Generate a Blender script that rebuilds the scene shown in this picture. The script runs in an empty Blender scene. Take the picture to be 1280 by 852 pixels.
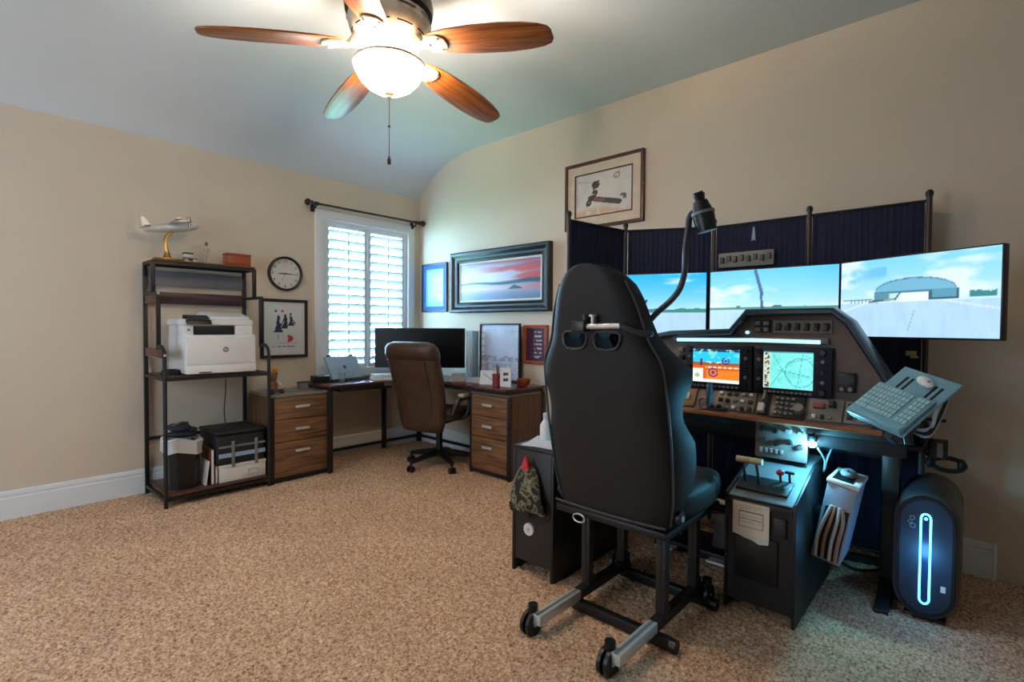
import bpy, bmesh, math, random
import numpy as np
from mathutils import Vector, Matrix, Euler

SC = bpy.context.scene
COL = SC.collection
R = math.radians
random.seed(5)

# ------------------------------------------------------------------ camera
cd = bpy.data.cameras.new('camera')
cam = bpy.data.objects.new('camera', cd); COL.objects.link(cam)
Fv = Vector((0.73956694, 0.67258091, -0.02599363)); Rv = Vector((0.67292792, -0.73967395, 0.00710419)); Uv = Rv.cross(Fv)
cam.matrix_world = Matrix(((Rv.x, Uv.x, -Fv.x, -3.42876), (Rv.y, Uv.y, -Fv.y, -4.46099), (Rv.z, Uv.z, -Fv.z, 1.22), (0, 0, 0, 1)))
cd.sensor_fit = 'HORIZONTAL'; cd.sensor_width = 36.0; cd.lens = 643.574 * 36.0 / 1280.0
cd.clip_start = 0.02
SC.camera = cam

# ------------------------------------------------------------------ world, lights, exposure
SC.view_settings.view_transform = 'Standard'
SC.view_settings.look = 'None'
SC.view_settings.exposure = 0.55
SC.view_settings.gamma = 1.0
SC.view_settings.use_curve_mapping = False
W = bpy.data.worlds.new('sky'); SC.world = W; W.use_nodes = True
wb = W.node_tree.nodes['Background']
wb.inputs[0].default_value = (0.38, 0.68, 1.0, 1); wb.inputs[1].default_value = 64.0
SC.cycles.max_bounces = 6; SC.cycles.diffuse_bounces = 4; SC.cycles.glossy_bounces = 3; SC.cycles.transparent_max_bounces = 8
SC.cycles.sample_clamp_indirect = 4.0

def area(name, loc, target, sx, sy, power, color, portal=False):
    l = bpy.data.lights.new(name, 'AREA'); l.shape = 'RECTANGLE'; l.size = sx; l.size_y = sy; l.energy = power; l.color = color
    o = bpy.data.objects.new(name, l); COL.objects.link(o); o.location = loc
    o.rotation_euler = (Vector(target) - Vector(loc)).to_track_quat('-Z', 'Y').to_euler()
    if portal: l.cycles.is_portal = True
    return o
area('window_portal', (-0.63, 0.13, 1.5), (-0.63, -3, 1.5), 0.95, 1.45, 1, (1, 1, 1), True)
area('side_fill', (-5.3, -1.9, 1.5), (-1.5, -0.5, 1.0), 2.2, 1.7, 44, (0.66, 0.83, 1.0))  # added cool fill lamp standing in for daylight; the side wall has no window

# ------------------------------------------------------------------ materials
def lin(c):
    return tuple((x / 12.92 if x <= 0.04045 else ((x + 0.055) / 1.055) ** 2.4) for x in [v / 255.0 for v in c])
MATS = {}
def nodes_of(m):
    m.use_nodes = True
    return m.node_tree.nodes, m.node_tree.links, m.node_tree.nodes['Principled BSDF']
def mat(name, rgb, rough=0.5, metal=0.0, var=0.0, vscale=20.0, bump=0.0, bscale=80.0, emit=None, spec=0.5):
    if name in MATS: return MATS[name]
    m = bpy.data.materials.new(name); n, l, b = nodes_of(m)
    c = lin(rgb)
    b.inputs['Base Color'].default_value = (*c, 1); b.inputs['Roughness'].default_value = rough; b.inputs['Metallic'].default_value = metal
    b.inputs['Specular IOR Level'].default_value = spec
    tc = n.new('ShaderNodeTexCoord')
    if var == 0 and emit is None: var = 0.06
    if var > 0:
        t = n.new('ShaderNodeTexNoise'); t.inputs['Scale'].default_value = vscale; t.inputs['Detail'].default_value = 4
        l.new(tc.outputs['Object'], t.inputs['Vector'])
        r = n.new('ShaderNodeValToRGB')
        r.color_ramp.elements[0].color = (*[x * (1 - var) for x in c], 1); r.color_ramp.elements[0].position = 0.3
        r.color_ramp.elements[1].color = (*[min(1, x * (1 + var)) for x in c], 1); r.color_ramp.elements[1].position = 0.7
        l.new(t.outputs['Fac'], r.inputs['Fac']); l.new(r.outputs['Color'], b.inputs['Base Color'])
    if bump > 0:
        t2 = n.new('ShaderNodeTexNoise'); t2.inputs['Scale'].default_value = bscale; t2.inputs['Detail'].default_value = 3
        l.new(tc.outputs['Object'], t2.inputs['Vector'])
        bp = n.new('ShaderNodeBump'); bp.inputs['Strength'].default_value = bump; bp.inputs['Distance'].default_value = 0.004
        l.new(t2.outputs['Fac'], bp.inputs['Height']); l.new(bp.outputs['Normal'], b.inputs['Normal'])
    if emit is not None:
        b.inputs['Emission Color'].default_value = (*lin(emit[0]), 1); b.inputs['Emission Strength'].default_value = emit[1]
    MATS[name] = m
    return m
def wood(name, c1, c2, axis='X', scale=6.0, rough=0.4, stretch=12.0):
    if name in MATS: return MATS[name]
    m = bpy.data.materials.new(name); n, l, b = nodes_of(m)
    tc = n.new('ShaderNodeTexCoord'); mp = n.new('ShaderNodeMapping')
    s = [stretch, stretch, stretch]; s['XYZ'.index(axis)] = 1.0
    mp.inputs['Scale'].default_value = s
    l.new(tc.outputs['Object'], mp.inputs['Vector'])
    t = n.new('ShaderNodeTexNoise'); t.inputs['Scale'].default_value = scale * 0.4; t.inputs['Detail'].default_value = 6; t.inputs['Distortion'].default_value = 0.6
    l.new(mp.outputs['Vector'], t.inputs['Vector'])
    r = n.new('ShaderNodeValToRGB')
    r.color_ramp.elements[0].color = (*lin(c1), 1); r.color_ramp.elements[0].position = 0.32
    r.color_ramp.elements[1].color = (*lin(c2), 1); r.color_ramp.elements[1].position = 0.68
    l.new(t.outputs['Fac'], r.inputs['Fac']); l.new(r.outputs['Color'], b.inputs['Base Color'])
    b.inputs['Roughness'].default_value = rough
    MATS[name] = m
    return m
def pic_mat(name, emit=0.0, rough=0.35):
    if name in MATS: return MATS[name]
    m = bpy.data.materials.new(name); n, l, b = nodes_of(m)
    a = n.new('ShaderNodeVertexColor'); a.layer_name = 'Col'
    if emit > 0:
        b.inputs['Base Color'].default_value = (0.01, 0.01, 0.01, 1)
        l.new(a.outputs['Color'], b.inputs['Emission Color']); b.inputs['Emission Strength'].default_value = emit
    else:
        l.new(a.outputs['Color'], b.inputs['Base Color'])
    b.inputs['Roughness'].default_value = rough
    MATS[name] = m
    return m
def glass_mat():
    m = bpy.data.materials.new('window glass'); m.use_nodes = True
    n, l = m.node_tree.nodes, m.node_tree.links
    for x in list(n): n.remove(x)
    o = n.new('ShaderNodeOutputMaterial'); mx = n.new('ShaderNodeMixShader'); t = n.new('ShaderNodeBsdfTransparent'); g = n.new('ShaderNodeBsdfGlossy')
    g.inputs['Roughness'].default_value = 0.02; mx.inputs[0].default_value = 0.06
    l.new(t.outputs[0], mx.inputs[1]); l.new(g.outputs[0], mx.inputs[2]); l.new(mx.outputs[0], o.inputs['Surface'])
    return m

M_wall = mat('painted wall', (210, 194, 174), 0.85, var=0.02, vscale=3, bump=0.06, bscale=160)
M_ceil = mat('painted ceiling', (204, 209, 212), 0.9, var=0.015, vscale=3, bump=0.08, bscale=120)
M_trim = mat('white trim paint', (226, 228, 230), 0.45, var=0.02)
M_black = mat('black powder coat', (22, 22, 24), 0.45, bump=0.05)
M_blackplastic = mat('black plastic', (16, 17, 19), 0.4)
M_charcoal = mat('charcoal laminate', (40, 38, 38), 0.5)
M_gray = mat('grey plastic', (118, 120, 124), 0.5)
M_silver = mat('brushed steel', (206, 204, 202), 0.35, 0.45)
M_alu = mat('aluminium profile', (206, 210, 212), 0.4, 0.4, var=0.08, vscale=30)
M_darkalu = mat('dark aluminium', (62, 60, 58), 0.4, 0.6)
M_white = mat('white plastic', (228, 226, 224), 0.42, var=0.02)
M_offwhite = mat('off white paper', (216, 210, 202), 0.75, var=0.04)
M_bronze = mat('oil rubbed bronze', (52, 40, 32), 0.4, 0.6)
M_rackwood = wood('rack wood', (58, 34, 26), (104, 66, 44), 'X', 8)
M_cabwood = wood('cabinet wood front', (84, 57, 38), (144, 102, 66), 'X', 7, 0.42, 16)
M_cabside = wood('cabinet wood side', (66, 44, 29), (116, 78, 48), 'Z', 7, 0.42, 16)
M_deskwood = wood('desk top wood', (60, 26, 26), (104, 50, 46), 'X', 6, 0.22)
M_blade = wood('fan blade wood', (104, 50, 18), (178, 104, 44), 'X', 9, 0.35, 22)
M_leather = mat('brown leather', (66, 45, 32), 0.42, var=0.15, vscale=12, bump=0.25, bscale=120)
M_seat = mat('black vinyl', (21, 21, 23), 0.62, var=0.1, vscale=10, bump=0.18, bscale=180)
M_redwood = wood('red wood', (128, 52, 20), (170, 78, 34), 'X', 8, 0.4)
M_fabric = mat('navy divider fabric', (24, 30, 56), 0.9, var=0.15, vscale=40, bump=0.2, bscale=400)

# ------------------------------------------------------------------ mesh builder
class MB:
    def __init__(self): self.bm = bmesh.new()
    def cbox(self, c, s, rot=(0, 0, 0), bev=0.0, seg=2):
        m = Matrix.Translation(Vector(c)) @ Euler(rot, 'XYZ').to_matrix().to_4x4() @ Matrix.Diagonal((s[0], s[1], s[2], 1))
        g = bmesh.ops.create_cube(self.bm, size=1.0, matrix=m)
        if bev > 0:
            es = list({e for v in g['verts'] for e in v.link_edges})
            bmesh.ops.bevel(self.bm, geom=es, offset=bev, segments=seg, profile=0.5, affect='EDGES', clamp_overlap=True)
        return self
    def box(self, x0, x1, y0, y1, z0, z1, bev=0.0, seg=2):
        return self.cbox(((x0 + x1) / 2, (y0 + y1) / 2, (z0 + z1) / 2), (abs(x1 - x0), abs(y1 - y0), abs(z1 - z0)), (0, 0, 0), bev, seg)
    def ring_faces(self, rings, closed=True, cap=True):
        bm = self.bm
        vs = [[bm.verts.new(p) for p in r] for r in rings]
        n = len(vs[0])
        for a, b in zip(vs, vs[1:]):
            for i in range(n if closed else n - 1):
                j = (i + 1) % n
                try: bm.faces.new((a[i], a[j], b[j], b[i]))
                except ValueError: pass
        if cap and closed:
            bm.faces.new(list(reversed(vs[0]))); bm.faces.new(vs[-1])
        return self
    def cyl(self, p0, p1, r, r2=None, n=14):
        return self.tube([p0, p1], [r, r if r2 is None else r2], n)
    def tube(self, pts, r, n=8, smooth=0, closed=False):
        P = [Vector(p) for p in pts]
        if smooth: P = catmull(P, smooth, closed)
        rr = r if isinstance(r, (list, tuple)) else [r] * len(P)
        if len(rr) != len(P):
            rr = list(np.interp(np.linspace(0, 1, len(P)), np.linspace(0, 1, len(rr)), rr))
        rings = []; ref = None
        for i, p in enumerate(P):
            if closed: d = P[(i + 1) % len(P)] - P[i - 1]
            else: d = (P[min(i + 1, len(P) - 1)] - P[max(i - 1, 0)])
            d.normalize()
            if ref is None:
                ref = Vector((0, 0, 1)) if abs(d.z) < 0.9 else Vector((1, 0, 0))
            a = (ref - d * ref.dot(d)); a.normalize(); ref = a
            b = d.cross(a)
            rings.append([p + (a * math.cos(2 * math.pi * k / n) + b * math.sin(2 * math.pi * k / n)) * rr[i] for k in range(n)])
        if closed: rings.append(rings[0]); 
        return self.ring_faces(rings, True, not closed)
    def lathe(self, prof, c=(0, 0, 0), n=24, mtx=None, cap=True):
        rings = []
        for r, z in prof:
            ring = [Vector((max(r, 1e-4) * math.cos(2 * math.pi * k / n), max(r, 1e-4) * math.sin(2 * math.pi * k / n), z)) for k in range(n)]
            if mtx is not None: ring = [mtx @ v for v in ring]
            rings.append([v + Vector(c) for v in ring])
        return self.ring_faces(rings, True, cap)
    def prism(self, poly, axis, a0, a1, bev=0.0):
        def P(u, v, a):
            return {'X': (a, u, v), 'Y': (u, a, v), 'Z': (u, v, a)}[axis]
        bm = self.bm
        A = [bm.verts.new(P(u, v, a0)) for u, v in poly]; B = [bm.verts.new(P(u, v, a1)) for u, v in poly]
        fs = [bm.faces.new(A), bm.faces.new(list(reversed(B)))]
        n = len(poly)
        for i in range(n):
            j = (i + 1) % n
            fs.append(bm.faces.new((A[j], A[i], B[i], B[j])))
        bmesh.ops.recalc_face_normals(bm, faces=fs)
        if bev > 0:
            es = list({e for v in A + B for e in v.link_edges})
            bmesh.ops.bevel(bm, geom=es, offset=bev, segments=2, profile=0.5, affect='EDGES', clamp_overlap=True)
        return self
    def frame(self, x0, x1, z0, z1, w, y0, y1, bev=0.0):
        """picture-frame ring in the xz plane, w = width, from y0 to y1"""
        bm = self.bm
        o = [(x0, z0), (x1, z0), (x1, z1), (x0, z1)]; i_ = [(x0 + w, z0 + w), (x1 - w, z0 + w), (x1 - w, z1 - w), (x0 + w, z1 - w)]
        V = lambda L, y: [bm.verts.new((a, y, b)) for a, b in L]
        oa, ia, ob, ib = V(o, y0), V(i_, y0), V(o, y1), V(i_, y1)
        fs = []
        for k in range(4):
            j = (k + 1) % 4
            fs += [bm.faces.new((oa[k], oa[j], ia[j], ia[k])), bm.faces.new((ob[j], ob[k], ib[k], ib[j])),
                   bm.faces.new((oa[j], oa[k], ob[k], ob[j])), bm.faces.new((ia[k], ia[j], ib[j], ib[k]))]
        bmesh.ops.recalc_face_normals(bm, faces=fs)
        if bev > 0:
            es = list({e for v in oa + ia for e in v.link_edges})
            bmesh.ops.bevel(bm, geom=es, offset=bev, segments=2, profile=0.5, affect='EDGES', clamp_overlap=True)
        return self
    def ell(self, c, r, n=14, m=9, rot=(0, 0, 0)):
        mt = Matrix.Translation(Vector(c)) @ Euler(rot, 'XYZ').to_matrix().to_4x4() @ Matrix.Diagonal((r[0], r[1], r[2], 1))
        bmesh.ops.create_uvsphere(self.bm, u_segments=n, v_segments=m, radius=1.0, matrix=mt)
        return self
    def mesh(self, name, material, smooth=True, ang=35):
        me = bpy.data.meshes.new(name)
        bmesh.ops.recalc_face_normals(self.bm, faces=self.bm.faces[:])
        self.bm.to_mesh(me); self.bm.free()
        if smooth:
            me.polygons.foreach_set('use_smooth', [True] * len(me.polygons)); me.set_sharp_from_angle(angle=R(ang))
        if material is not None: me.materials.append(material)
        return me
def catmull(P, k, closed=False):
    out = []; n = len(P)
    rng = range(n if closed else n - 1)
    for i in rng:
        g = (lambda j: P[j % n]) if closed else (lambda j: P[min(max(j, 0), n - 1)])
        p0, p1, p2, p3 = g(i - 1), g(i), g(i + 1), g(i + 2)
        for s in range(k):
            t = s / k
            out.append(0.5 * ((2 * p1) + (p2 - p0) * t + (2 * p0 - 5 * p1 + 4 * p2 - p3) * t * t + (3 * p1 - p0 - 3 * p2 + p3) * t ** 3))
    if not closed: out.append(P[-1])
    return out

def tag(o, label=None, cat=None, group=None, kind=None):
    if label: o['label'] = label
    if cat: o['category'] = cat
    if group: o['group'] = group
    if kind: o['kind'] = kind
    return o
def thing(name, label, cat, loc=(0, 0, 0), rz=0.0, group=None):
    o = bpy.data.objects.new(name, None); COL.objects.link(o); o.empty_display_size = 0.1
    o.location = loc; o.rotation_euler = (0, 0, R(rz))
    return tag(o, label, cat, group)
def obj(name, mb, m, parent=None, loc=None, rot=None, label=None, smooth=True, ang=35):
    me = mb.mesh(name, m, smooth, ang) if isinstance(mb, MB) else mb
    o = bpy.data.objects.new(name, me); COL.objects.link(o)
    if parent is not None: o.parent = parent
    if loc is not None: o.location = loc
    if rot is not None: o.rotation_euler = rot
    if label: o['label'] = label
    return o
def struct(name, mb, m, parent=None, **k):
    o = obj(name, mb, m, parent, **k)
    if parent is None: o['kind'] = 'structure'
    return o
def clone(o, parent=None, loc=None, rz=None):
    c = o.copy(); COL.objects.link(c)
    if parent is not None: c.parent = parent
    if loc is not None: c.location = loc
    if rz is not None: c.rotation_euler = (0, 0, R(rz))
    for ch in [x for x in o.children]: clone(ch, c)
    return c
def textmesh(s, size, ext, m, name):
    cu = bpy.data.curves.new(name, 'FONT'); cu.body = s; cu.size = size; cu.extrude = ext; cu.align_x = 'CENTER'; cu.align_y = 'CENTER'
    t = bpy.data.objects.new(name, cu); COL.objects.link(t)
    me = bpy.data.meshes.new_from_object(t.evaluated_get(bpy.context.evaluated_depsgraph_get()))
    bpy.data.objects.remove(t); bpy.data.curves.remove(cu)
    me.name = name; me.materials.clear(); me.materials.append(m)
    return me

# ---- painted flat surfaces (prints and screens): a grid with colours computed per vertex
class Noise:
    def __init__(self, seed): self.g = np.random.RandomState(seed).rand(64, 64)
    def v(self, x, y):
        x = np.mod(x, 63); y = np.mod(y, 63)
        xi = x.astype(int); yi = y.astype(int); fx = x - xi; fy = y - yi
        fx = fx * fx * (3 - 2 * fx); fy = fy * fy * (3 - 2 * fy); g = self.g
        return (g[yi, xi] * (1 - fx) + g[yi, xi + 1] * fx) * (1 - fy) + (g[yi + 1, xi] * (1 - fx) + g[yi + 1, xi + 1] * fx) * fy
    def f(self, x, y, o=4):
        s = 0; a = 0.5
        for k in range(o): s = s + a * self.v(x * 2 ** k + 3.1 * k, y * 2 ** k + 7.7 * k); a *= 0.5
        return s / (1 - 0.5 ** o)
def mixc(A, c, m):
    m = np.clip(m, 0, 1)[..., None]
    return A * (1 - m) + np.array(c, float) * m
def rect(U, V, u0, u1, v0, v1): return ((U >= u0) & (U <= u1) & (V >= v0) & (V <= v1)).astype(float)
def disc(U, V, u, v, ru, rv): return ((((U - u) / ru) ** 2 + ((V - v) / rv) ** 2) < 1).astype(float)
def seg(U, V, a, b, w, asp=1.0):
    ax, ay = a[0] * asp, a[1]; bx, by = b[0] * asp, b[1]; X = U * asp
    t = np.clip(((X - ax) * (bx - ax) + (V - ay) * (by - ay)) / ((bx - ax) ** 2 + (by - ay) ** 2 + 1e-9), 0, 1)
    return (np.hypot(X - ax - t * (bx - ax), V - ay - t * (by - ay)) < w).astype(float)
def picture(name, x0, x1, z0, z1, y, nx, ny, fn, material, parent, depth=0.002, label=None):
    """upright painted sheet facing -y, with real thickness"""
    us = np.linspace(0, 1, nx); vs = np.linspace(0, 1, ny)
    U, V = np.meshgrid(us, vs)
    C = np.clip(fn(U, V), 0, 255) / 255.0
    C = np.where(C <= 0.04045, C / 12.92, ((C + 0.055) / 1.055) ** 2.4).reshape(-1, 3)
    X = x0 + U * (x1 - x0); Z = z0 + V * (z1 - z0)
    co = np.stack([X, np.full_like(X, y), Z], -1).reshape(-1, 3)
    i = (np.arange(ny - 1)[:, None] * nx + np.arange(nx - 1)[None, :]).ravel()
    F = np.stack([i, i + 1, i + 1 + nx, i + nx], -1)
    nb = len(co)
    co = np.vstack([co, [[x0, y + depth, z0], [x1, y + depth, z0], [x1, y + depth, z1], [x0, y + depth, z1]]])
    F = F.tolist() + [[nb + 3, nb + 2, nb + 1, nb]]
    b, r, t, l = list(range(nx)), [k * nx + nx - 1 for k in range(ny)], [(ny - 1) * nx + k for k in range(nx)], [k * nx for k in range(ny)]
    F += [b[::-1] + [nb, nb + 1], r[::-1] + [nb + 1, nb + 2], t + [nb + 2, nb + 3], l + [nb + 3, nb]]
    me = bpy.data.meshes.new(name); me.from_pydata(co.tolist(), [], F); me.update()
    ca = me.color_attributes.new('Col', 'FLOAT_COLOR', 'POINT')
    full = np.ones((len(co), 4), np.float32); full[:nb, :3] = C; full[nb:, :3] = C.mean(0)
    ca.data.foreach_set('color', full.ravel())
    me.materials.append(material)
    return obj(name, me, None, parent, label=label)
M_print = pic_mat('printed paper', 0, 0.4)

# ================================================================== STRUCTURE
XW, YW, HC = -5.6, -6.4, 2.93
# wall_left: plane y=0 with the window opening
def wall_with_hole(x0, x1, z0, z1, hx0, hx1, hz0, hz1, y0, y1):
    mb = MB(); bm = mb.bm
    o = [(x0, z0), (x1, z0), (x1, z1), (x0, z1)]; h = [(hx0, hz0), (hx1, hz0), (hx1, hz1), (hx0, hz1)]
    V = lambda L, y: [bm.verts.new((a, y, b)) for a, b in L]
    oa, ha, ob, hb = V(o, y0), V(h, y0), V(o, y1), V(h, y1)
    for k in range(4):
        j = (k + 1) % 4
        bm.faces.new((oa[k], oa[j], ha[j], ha[k])); bm.faces.new((ob[j], ob[k], hb[k], hb[j]))
        bm.faces.new((oa[j], oa[k], ob[k], ob[j])); bm.faces.new((ha[k], ha[j], hb[j], hb[k]))
    return mb
WX0, WX1, WZ0, WZ1 = -1.10, -0.165, 0.80, 2.20
struct('wall_left', wall_with_hole(XW, 0.14, -0.05, 2.75, WX0, WX1, WZ0, WZ1, 0.0, 0.14), M_wall, smooth=False)
struct('wall_right', MB().box(0.0, 0.14, YW, 0.0, -0.05, 3.0), M_wall, smooth=False)
struct('wall_rear', MB().box(XW, 0.14, YW - 0.14, YW, -0.05, 3.0), M_wall, smooth=False)
struct('wall_side', MB().box(XW - 0.14, XW, YW - 0.14, 0.14, -0.05, 3.0), M_wall, smooth=False)
prof = catmull([Vector(p) for p in [(0.0, 2.573, 0), (-0.09, 2.68, 0), (-0.20, 2.76, 0), (-0.36, 2.84, 0), (-0.56, 2.9, 0), (-0.80, 2.93, 0), (-1.2, HC, 0)]], 5)
prof = [(p.x, p.y) for p in prof] + [(YW - 0.1, HC), (YW - 0.1, 3.1), (0.14, 3.1), (0.14, 2.573)]
struct('ceiling', MB().prism(prof, 'X', XW - 0.14, 0.14), M_ceil, ang=30)

def carpet_material():
    m = bpy.data.materials.new('tan carpet'); n, l, b = nodes_of(m)
    tc = n.new('ShaderNodeTexCoord')
    t = n.new('ShaderNodeTexNoise'); t.inputs['Scale'].default_value = 92; t.inputs['Detail'].default_value = 3; t.inputs['Roughness'].default_value = 0.7
    l.new(tc.outputs['Object'], t.inputs['Vector'])
    r = n.new('ShaderNodeValToRGB'); e = r.color_ramp.elements
    e[0].position = 0.33; e[0].color = (*lin((122, 90, 72)), 1)
    e[1].position = 0.70; e[1].color = (*lin((250, 222, 192)), 1)
    x = e.new(0.46); x.color = (*lin((202, 160, 128)), 1)
    x = e.new(0.56); x.color = (*lin((228, 190, 158)), 1)
    l.new(t.outputs['Fac'], r.inputs['Fac'])
    t2 = n.new('ShaderNodeTexNoise'); t2.inputs['Scale'].default_value = 2.2; t2.inputs['Detail'].default_value = 4
    l.new(tc.outputs['Object'], t2.inputs['Vector'])
    mx = n.new('ShaderNodeMix'); mx.data_type = 'RGBA'; mx.blend_type = 'MULTIPLY'; mx.inputs[0].default_value = 0.4
    r2 = n.new('ShaderNodeValToRGB'); r2.color_ramp.elements[0].color = (0.62, 0.58, 0.55, 1); r2.color_ramp.elements[0].position = 0.3; r2.color_ramp.elements[1].position = 0.7
    l.new(t2.outputs['Fac'], r2.inputs['Fac']); l.new(r.outputs['Color'], mx.inputs[6]); l.new(r2.outputs['Color'], mx.inputs[7])
    l.new(mx.outputs[2], b.inputs['Base Color']); b.inputs['Roughness'].default_value = 0.95; b.inputs['Specular IOR Level'].default_value = 0.1
    return m
M_carpet = carpet_material()
floor = struct('floor', MB().box(XW, 0.14, YW, 0.14, -0.08, 0.0), M_carpet, smooth=False)
def carpet_pile():
    st = 0.0105; xs = np.arange(-4.3, 0.0, st); ys = np.arange(-4.75, 0.0, st)
    X, Y = np.meshgrid(xs, ys); rs = np.random.RandomState(3)
    X = X + rs.uniform(-.3, .3, X.shape) * st; Y = Y + rs.uniform(-.3, .3, X.shape) * st
    h = rs.rand(*X.shape); Z = 0.0005 + 0.011 * h
    co = np.stack([X, Y, Z], -1).reshape(-1, 3).astype(np.float32)
    ny, nx = X.shape; i = (np.arange(ny - 1)[:, None] * nx + np.arange(nx - 1)[None, :]).ravel()
    F = np.stack([i, i + 1, i + 1 + nx, i + nx], -1).astype(np.int32)
    me = bpy.data.meshes.new('carpet_pile')
    me.vertices.add(len(co)); me.vertices.foreach_set('co', co.ravel())
    me.loops.add(F.size); me.loops.foreach_set('vertex_index', F.ravel())
    me.polygons.add(len(F)); me.polygons.foreach_set('loop_start', np.arange(0, F.size, 4, dtype=np.int32))
    me.update(calc_edges=True); me.validate()
    me.polygons.foreach_set('use_smooth', [True] * len(me.polygons))
    me.materials.append(M_carpet)
    o = obj('carpet_pile', me, None, floor); o['kind'] = 'stuff'
carpet_pile()

def baseboard(name, along, a0, a1):
    # profile (out from wall, z)
    p = [(0, 0), (0.018, 0), (0.018, 0.135), (0.013, 0.14), (0.013, 0.150), (0.016, 0.156), (0.012, 0.176), (0.004, 0.182), (0, 0.182)]
    mb = MB()
    if along == 'X': mb.prism([(-d, z) for d, z in p], 'X', a0, a1)
    else: mb.prism([(-d, z) for d, z in p], 'Y', a0, a1)
    return struct(name, mb, M_trim, ang=20)
baseboard('baseboard_left', 'X', XW, 0.0)
baseboard('baseboard_right', 'Y', -4.53, -0.02)
struct('trim_1', MB().box(-0.022, 0.0, -4.545, -4.53, 0, 0.186, 0.003), M_trim)

# ---- window with plantation shutters
win = bpy.data.objects.new('window_1', None); COL.objects.link(win); win['kind'] = 'structure'; win.location = ((WX0 + WX1) / 2, 0, WZ0)
wl = lambda x: x - (WX0 + WX1) / 2
zl = lambda z: z - WZ0
obj('window_casing', MB().frame(wl(-1.18), wl(-0.085), zl(0.745), zl(2.275), 0.078, -0.022, 0.0, 0.004), M_trim, win)
obj('window_jamb', MB().frame(wl(WX0), wl(WX1), zl(WZ0), zl(WZ1), 0.03, 0.0, 0.13), M_trim, win)
obj('glass_pane', MB().box(wl(WX0) + .02, wl(WX1) - .02, 0.105, 0.109, 0.02, 1.38), glass_mat(), win)
M_shut = mat('shutter paint', (222, 230, 236), 0.4, var=0.02)
xm = (WX0 + WX1) / 2
def louver_mesh(w):
    mb = MB(); n = 10
    ring = [(0.036 * math.cos(2 * math.pi * k / n), 0.0055 * math.sin(2 * math.pi * k / n)) for k in range(n)]
    mb.ring_faces([[(x, a, b) for a, b in ring] for x in (-w / 2, w / 2)])
    return mb.mesh('louver', M_shut)
for sx, (a, b) in enumerate(((WX0 + .03, xm - .003), (xm + .003, WX1 - .03))):
    w = b - a
    st = 0.034
    pan = obj('shutter_panel', MB().frame(wl(a), wl(b), 0.03, 1.37, st, 0.005, 0.035, 0.003), M_shut, win)
    obj('tilt_bar', MB().box(wl((a + b) / 2) - .006, wl((a + b) / 2) + .006, -0.022, -0.012, 0.10, 1.30), M_shut, pan)
    lm = louver_mesh(w - 2 * st)
    n = 15
    for k in range(n):
        z = 0.03 + st + (k + 0.5) * (1.34 - 2 * st) / n
        lo = obj('louver', lm, None, pan, loc=(wl((a + b) / 2), 0.02, z), rot=(R(-44), 0, 0))

# outdoors beyond the window
struct('ground', MB().box(-6, 7, 0.15, 9, -0.1, 0.0), mat('lawn', (96, 120, 80), 0.9, var=0.3, vscale=2), smooth=False)
def hedge():
    rs = np.random.RandomState(8); mb = MB()
    for k in range(900):
        c = Vector((rs.uniform(-2.6, 4.5), rs.uniform(3.2, 4.6), rs.uniform(0.0, 1.2) + 0.8 * rs.rand() ** 2))
        s = rs.uniform(0.06, 0.13); e = Euler(rs.uniform(0, 6, 3)).to_matrix()
        q = [c + e @ Vector(v) * s for v in ((-1, 0, 0), (0, -.5, .1), (1, 0, 0), (0, .5, .1))]
        f = mb.bm.faces.new([mb.bm.verts.new(v) for v in q])
    o = obj('hedge', mb, mat('hedge leaves', (92, 140, 110), 0.6, var=0.3, vscale=3), smooth=False)
    tag(o, 'green leafy hedge outside behind the shuttered window', 'hedge', kind='stuff')
hedge()
# ================================================================== CEILING FAN
M_glow = mat('lit fan bowl', (255, 236, 205), 0.4, emit=((255, 224, 186), 32.0))
M_antique = mat('antique cream metal', (205, 190, 168), 0.4, 0.35, var=0.12, vscale=25)
FX, FY, FZ = -2.008, -2.376, 2.45
fan = thing('ceiling_fan', 'ceiling fan with five wooden blades and a glowing bowl light', 'ceiling fan', (FX, FY, 0))
obj('canopy', MB().lathe([(0.0, 2.80), (0.03, 2.80), (0.05, 2.83), (0.085, 2.88), (0.09, 2.93), (0, 2.93)]), M_bronze, fan)
obj('motor_housing', MB().lathe([(0, 2.66), (0.17, 2.66), (0.2, 2.68), (0.205, 2.71), (0.195, 2.76), (0.14, 2.79), (0.05, 2.81), (0, 2.81)], n=40), M_bronze, fan)
obj('motor_band', MB().lathe([(0, 2.545), (0.13, 2.545), (0.155, 2.56), (0.18, 2.60), (0.19, 2.64), (0.185, 2.665), (0, 2.665)], n=40), M_antique, fan)
mb = MB()
for k in range(10):
    a = R(36 * k + 8)
    for s in (0, 1):
        z0, z1, r0, r1 = ((2.572, 2.578, .164, .168), (2.640, 2.648, .190, .189))[s]
        mb.ring_faces([[(r * math.cos(a + t), r * math.sin(a + t), z) for t in (-.22, -.11, 0, .11, .22)] for r, z in ((r0 + .004, z0), (r1 + .003, z1))], closed=False, cap=False)
obj('vent_slot', mb, M_bronze, fan)['kind'] = 'stuff'
obj('lamp_stem', MB().lathe([(0, 2.40), (0.035, 2.40), (0.045, 2.48), (0.075, 2.53), (0.09, 2.545), (0, 2.545)], n=30), M_antique, fan)
obj('bowl_rim', MB().lathe([(0.155, 2.440), (0.166, 2.440), (0.168, 2.446), (0.166, 2.452), (0.155, 2.452), (0.155, 2.440)], n=40, cap=False), M_antique, fan)
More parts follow.
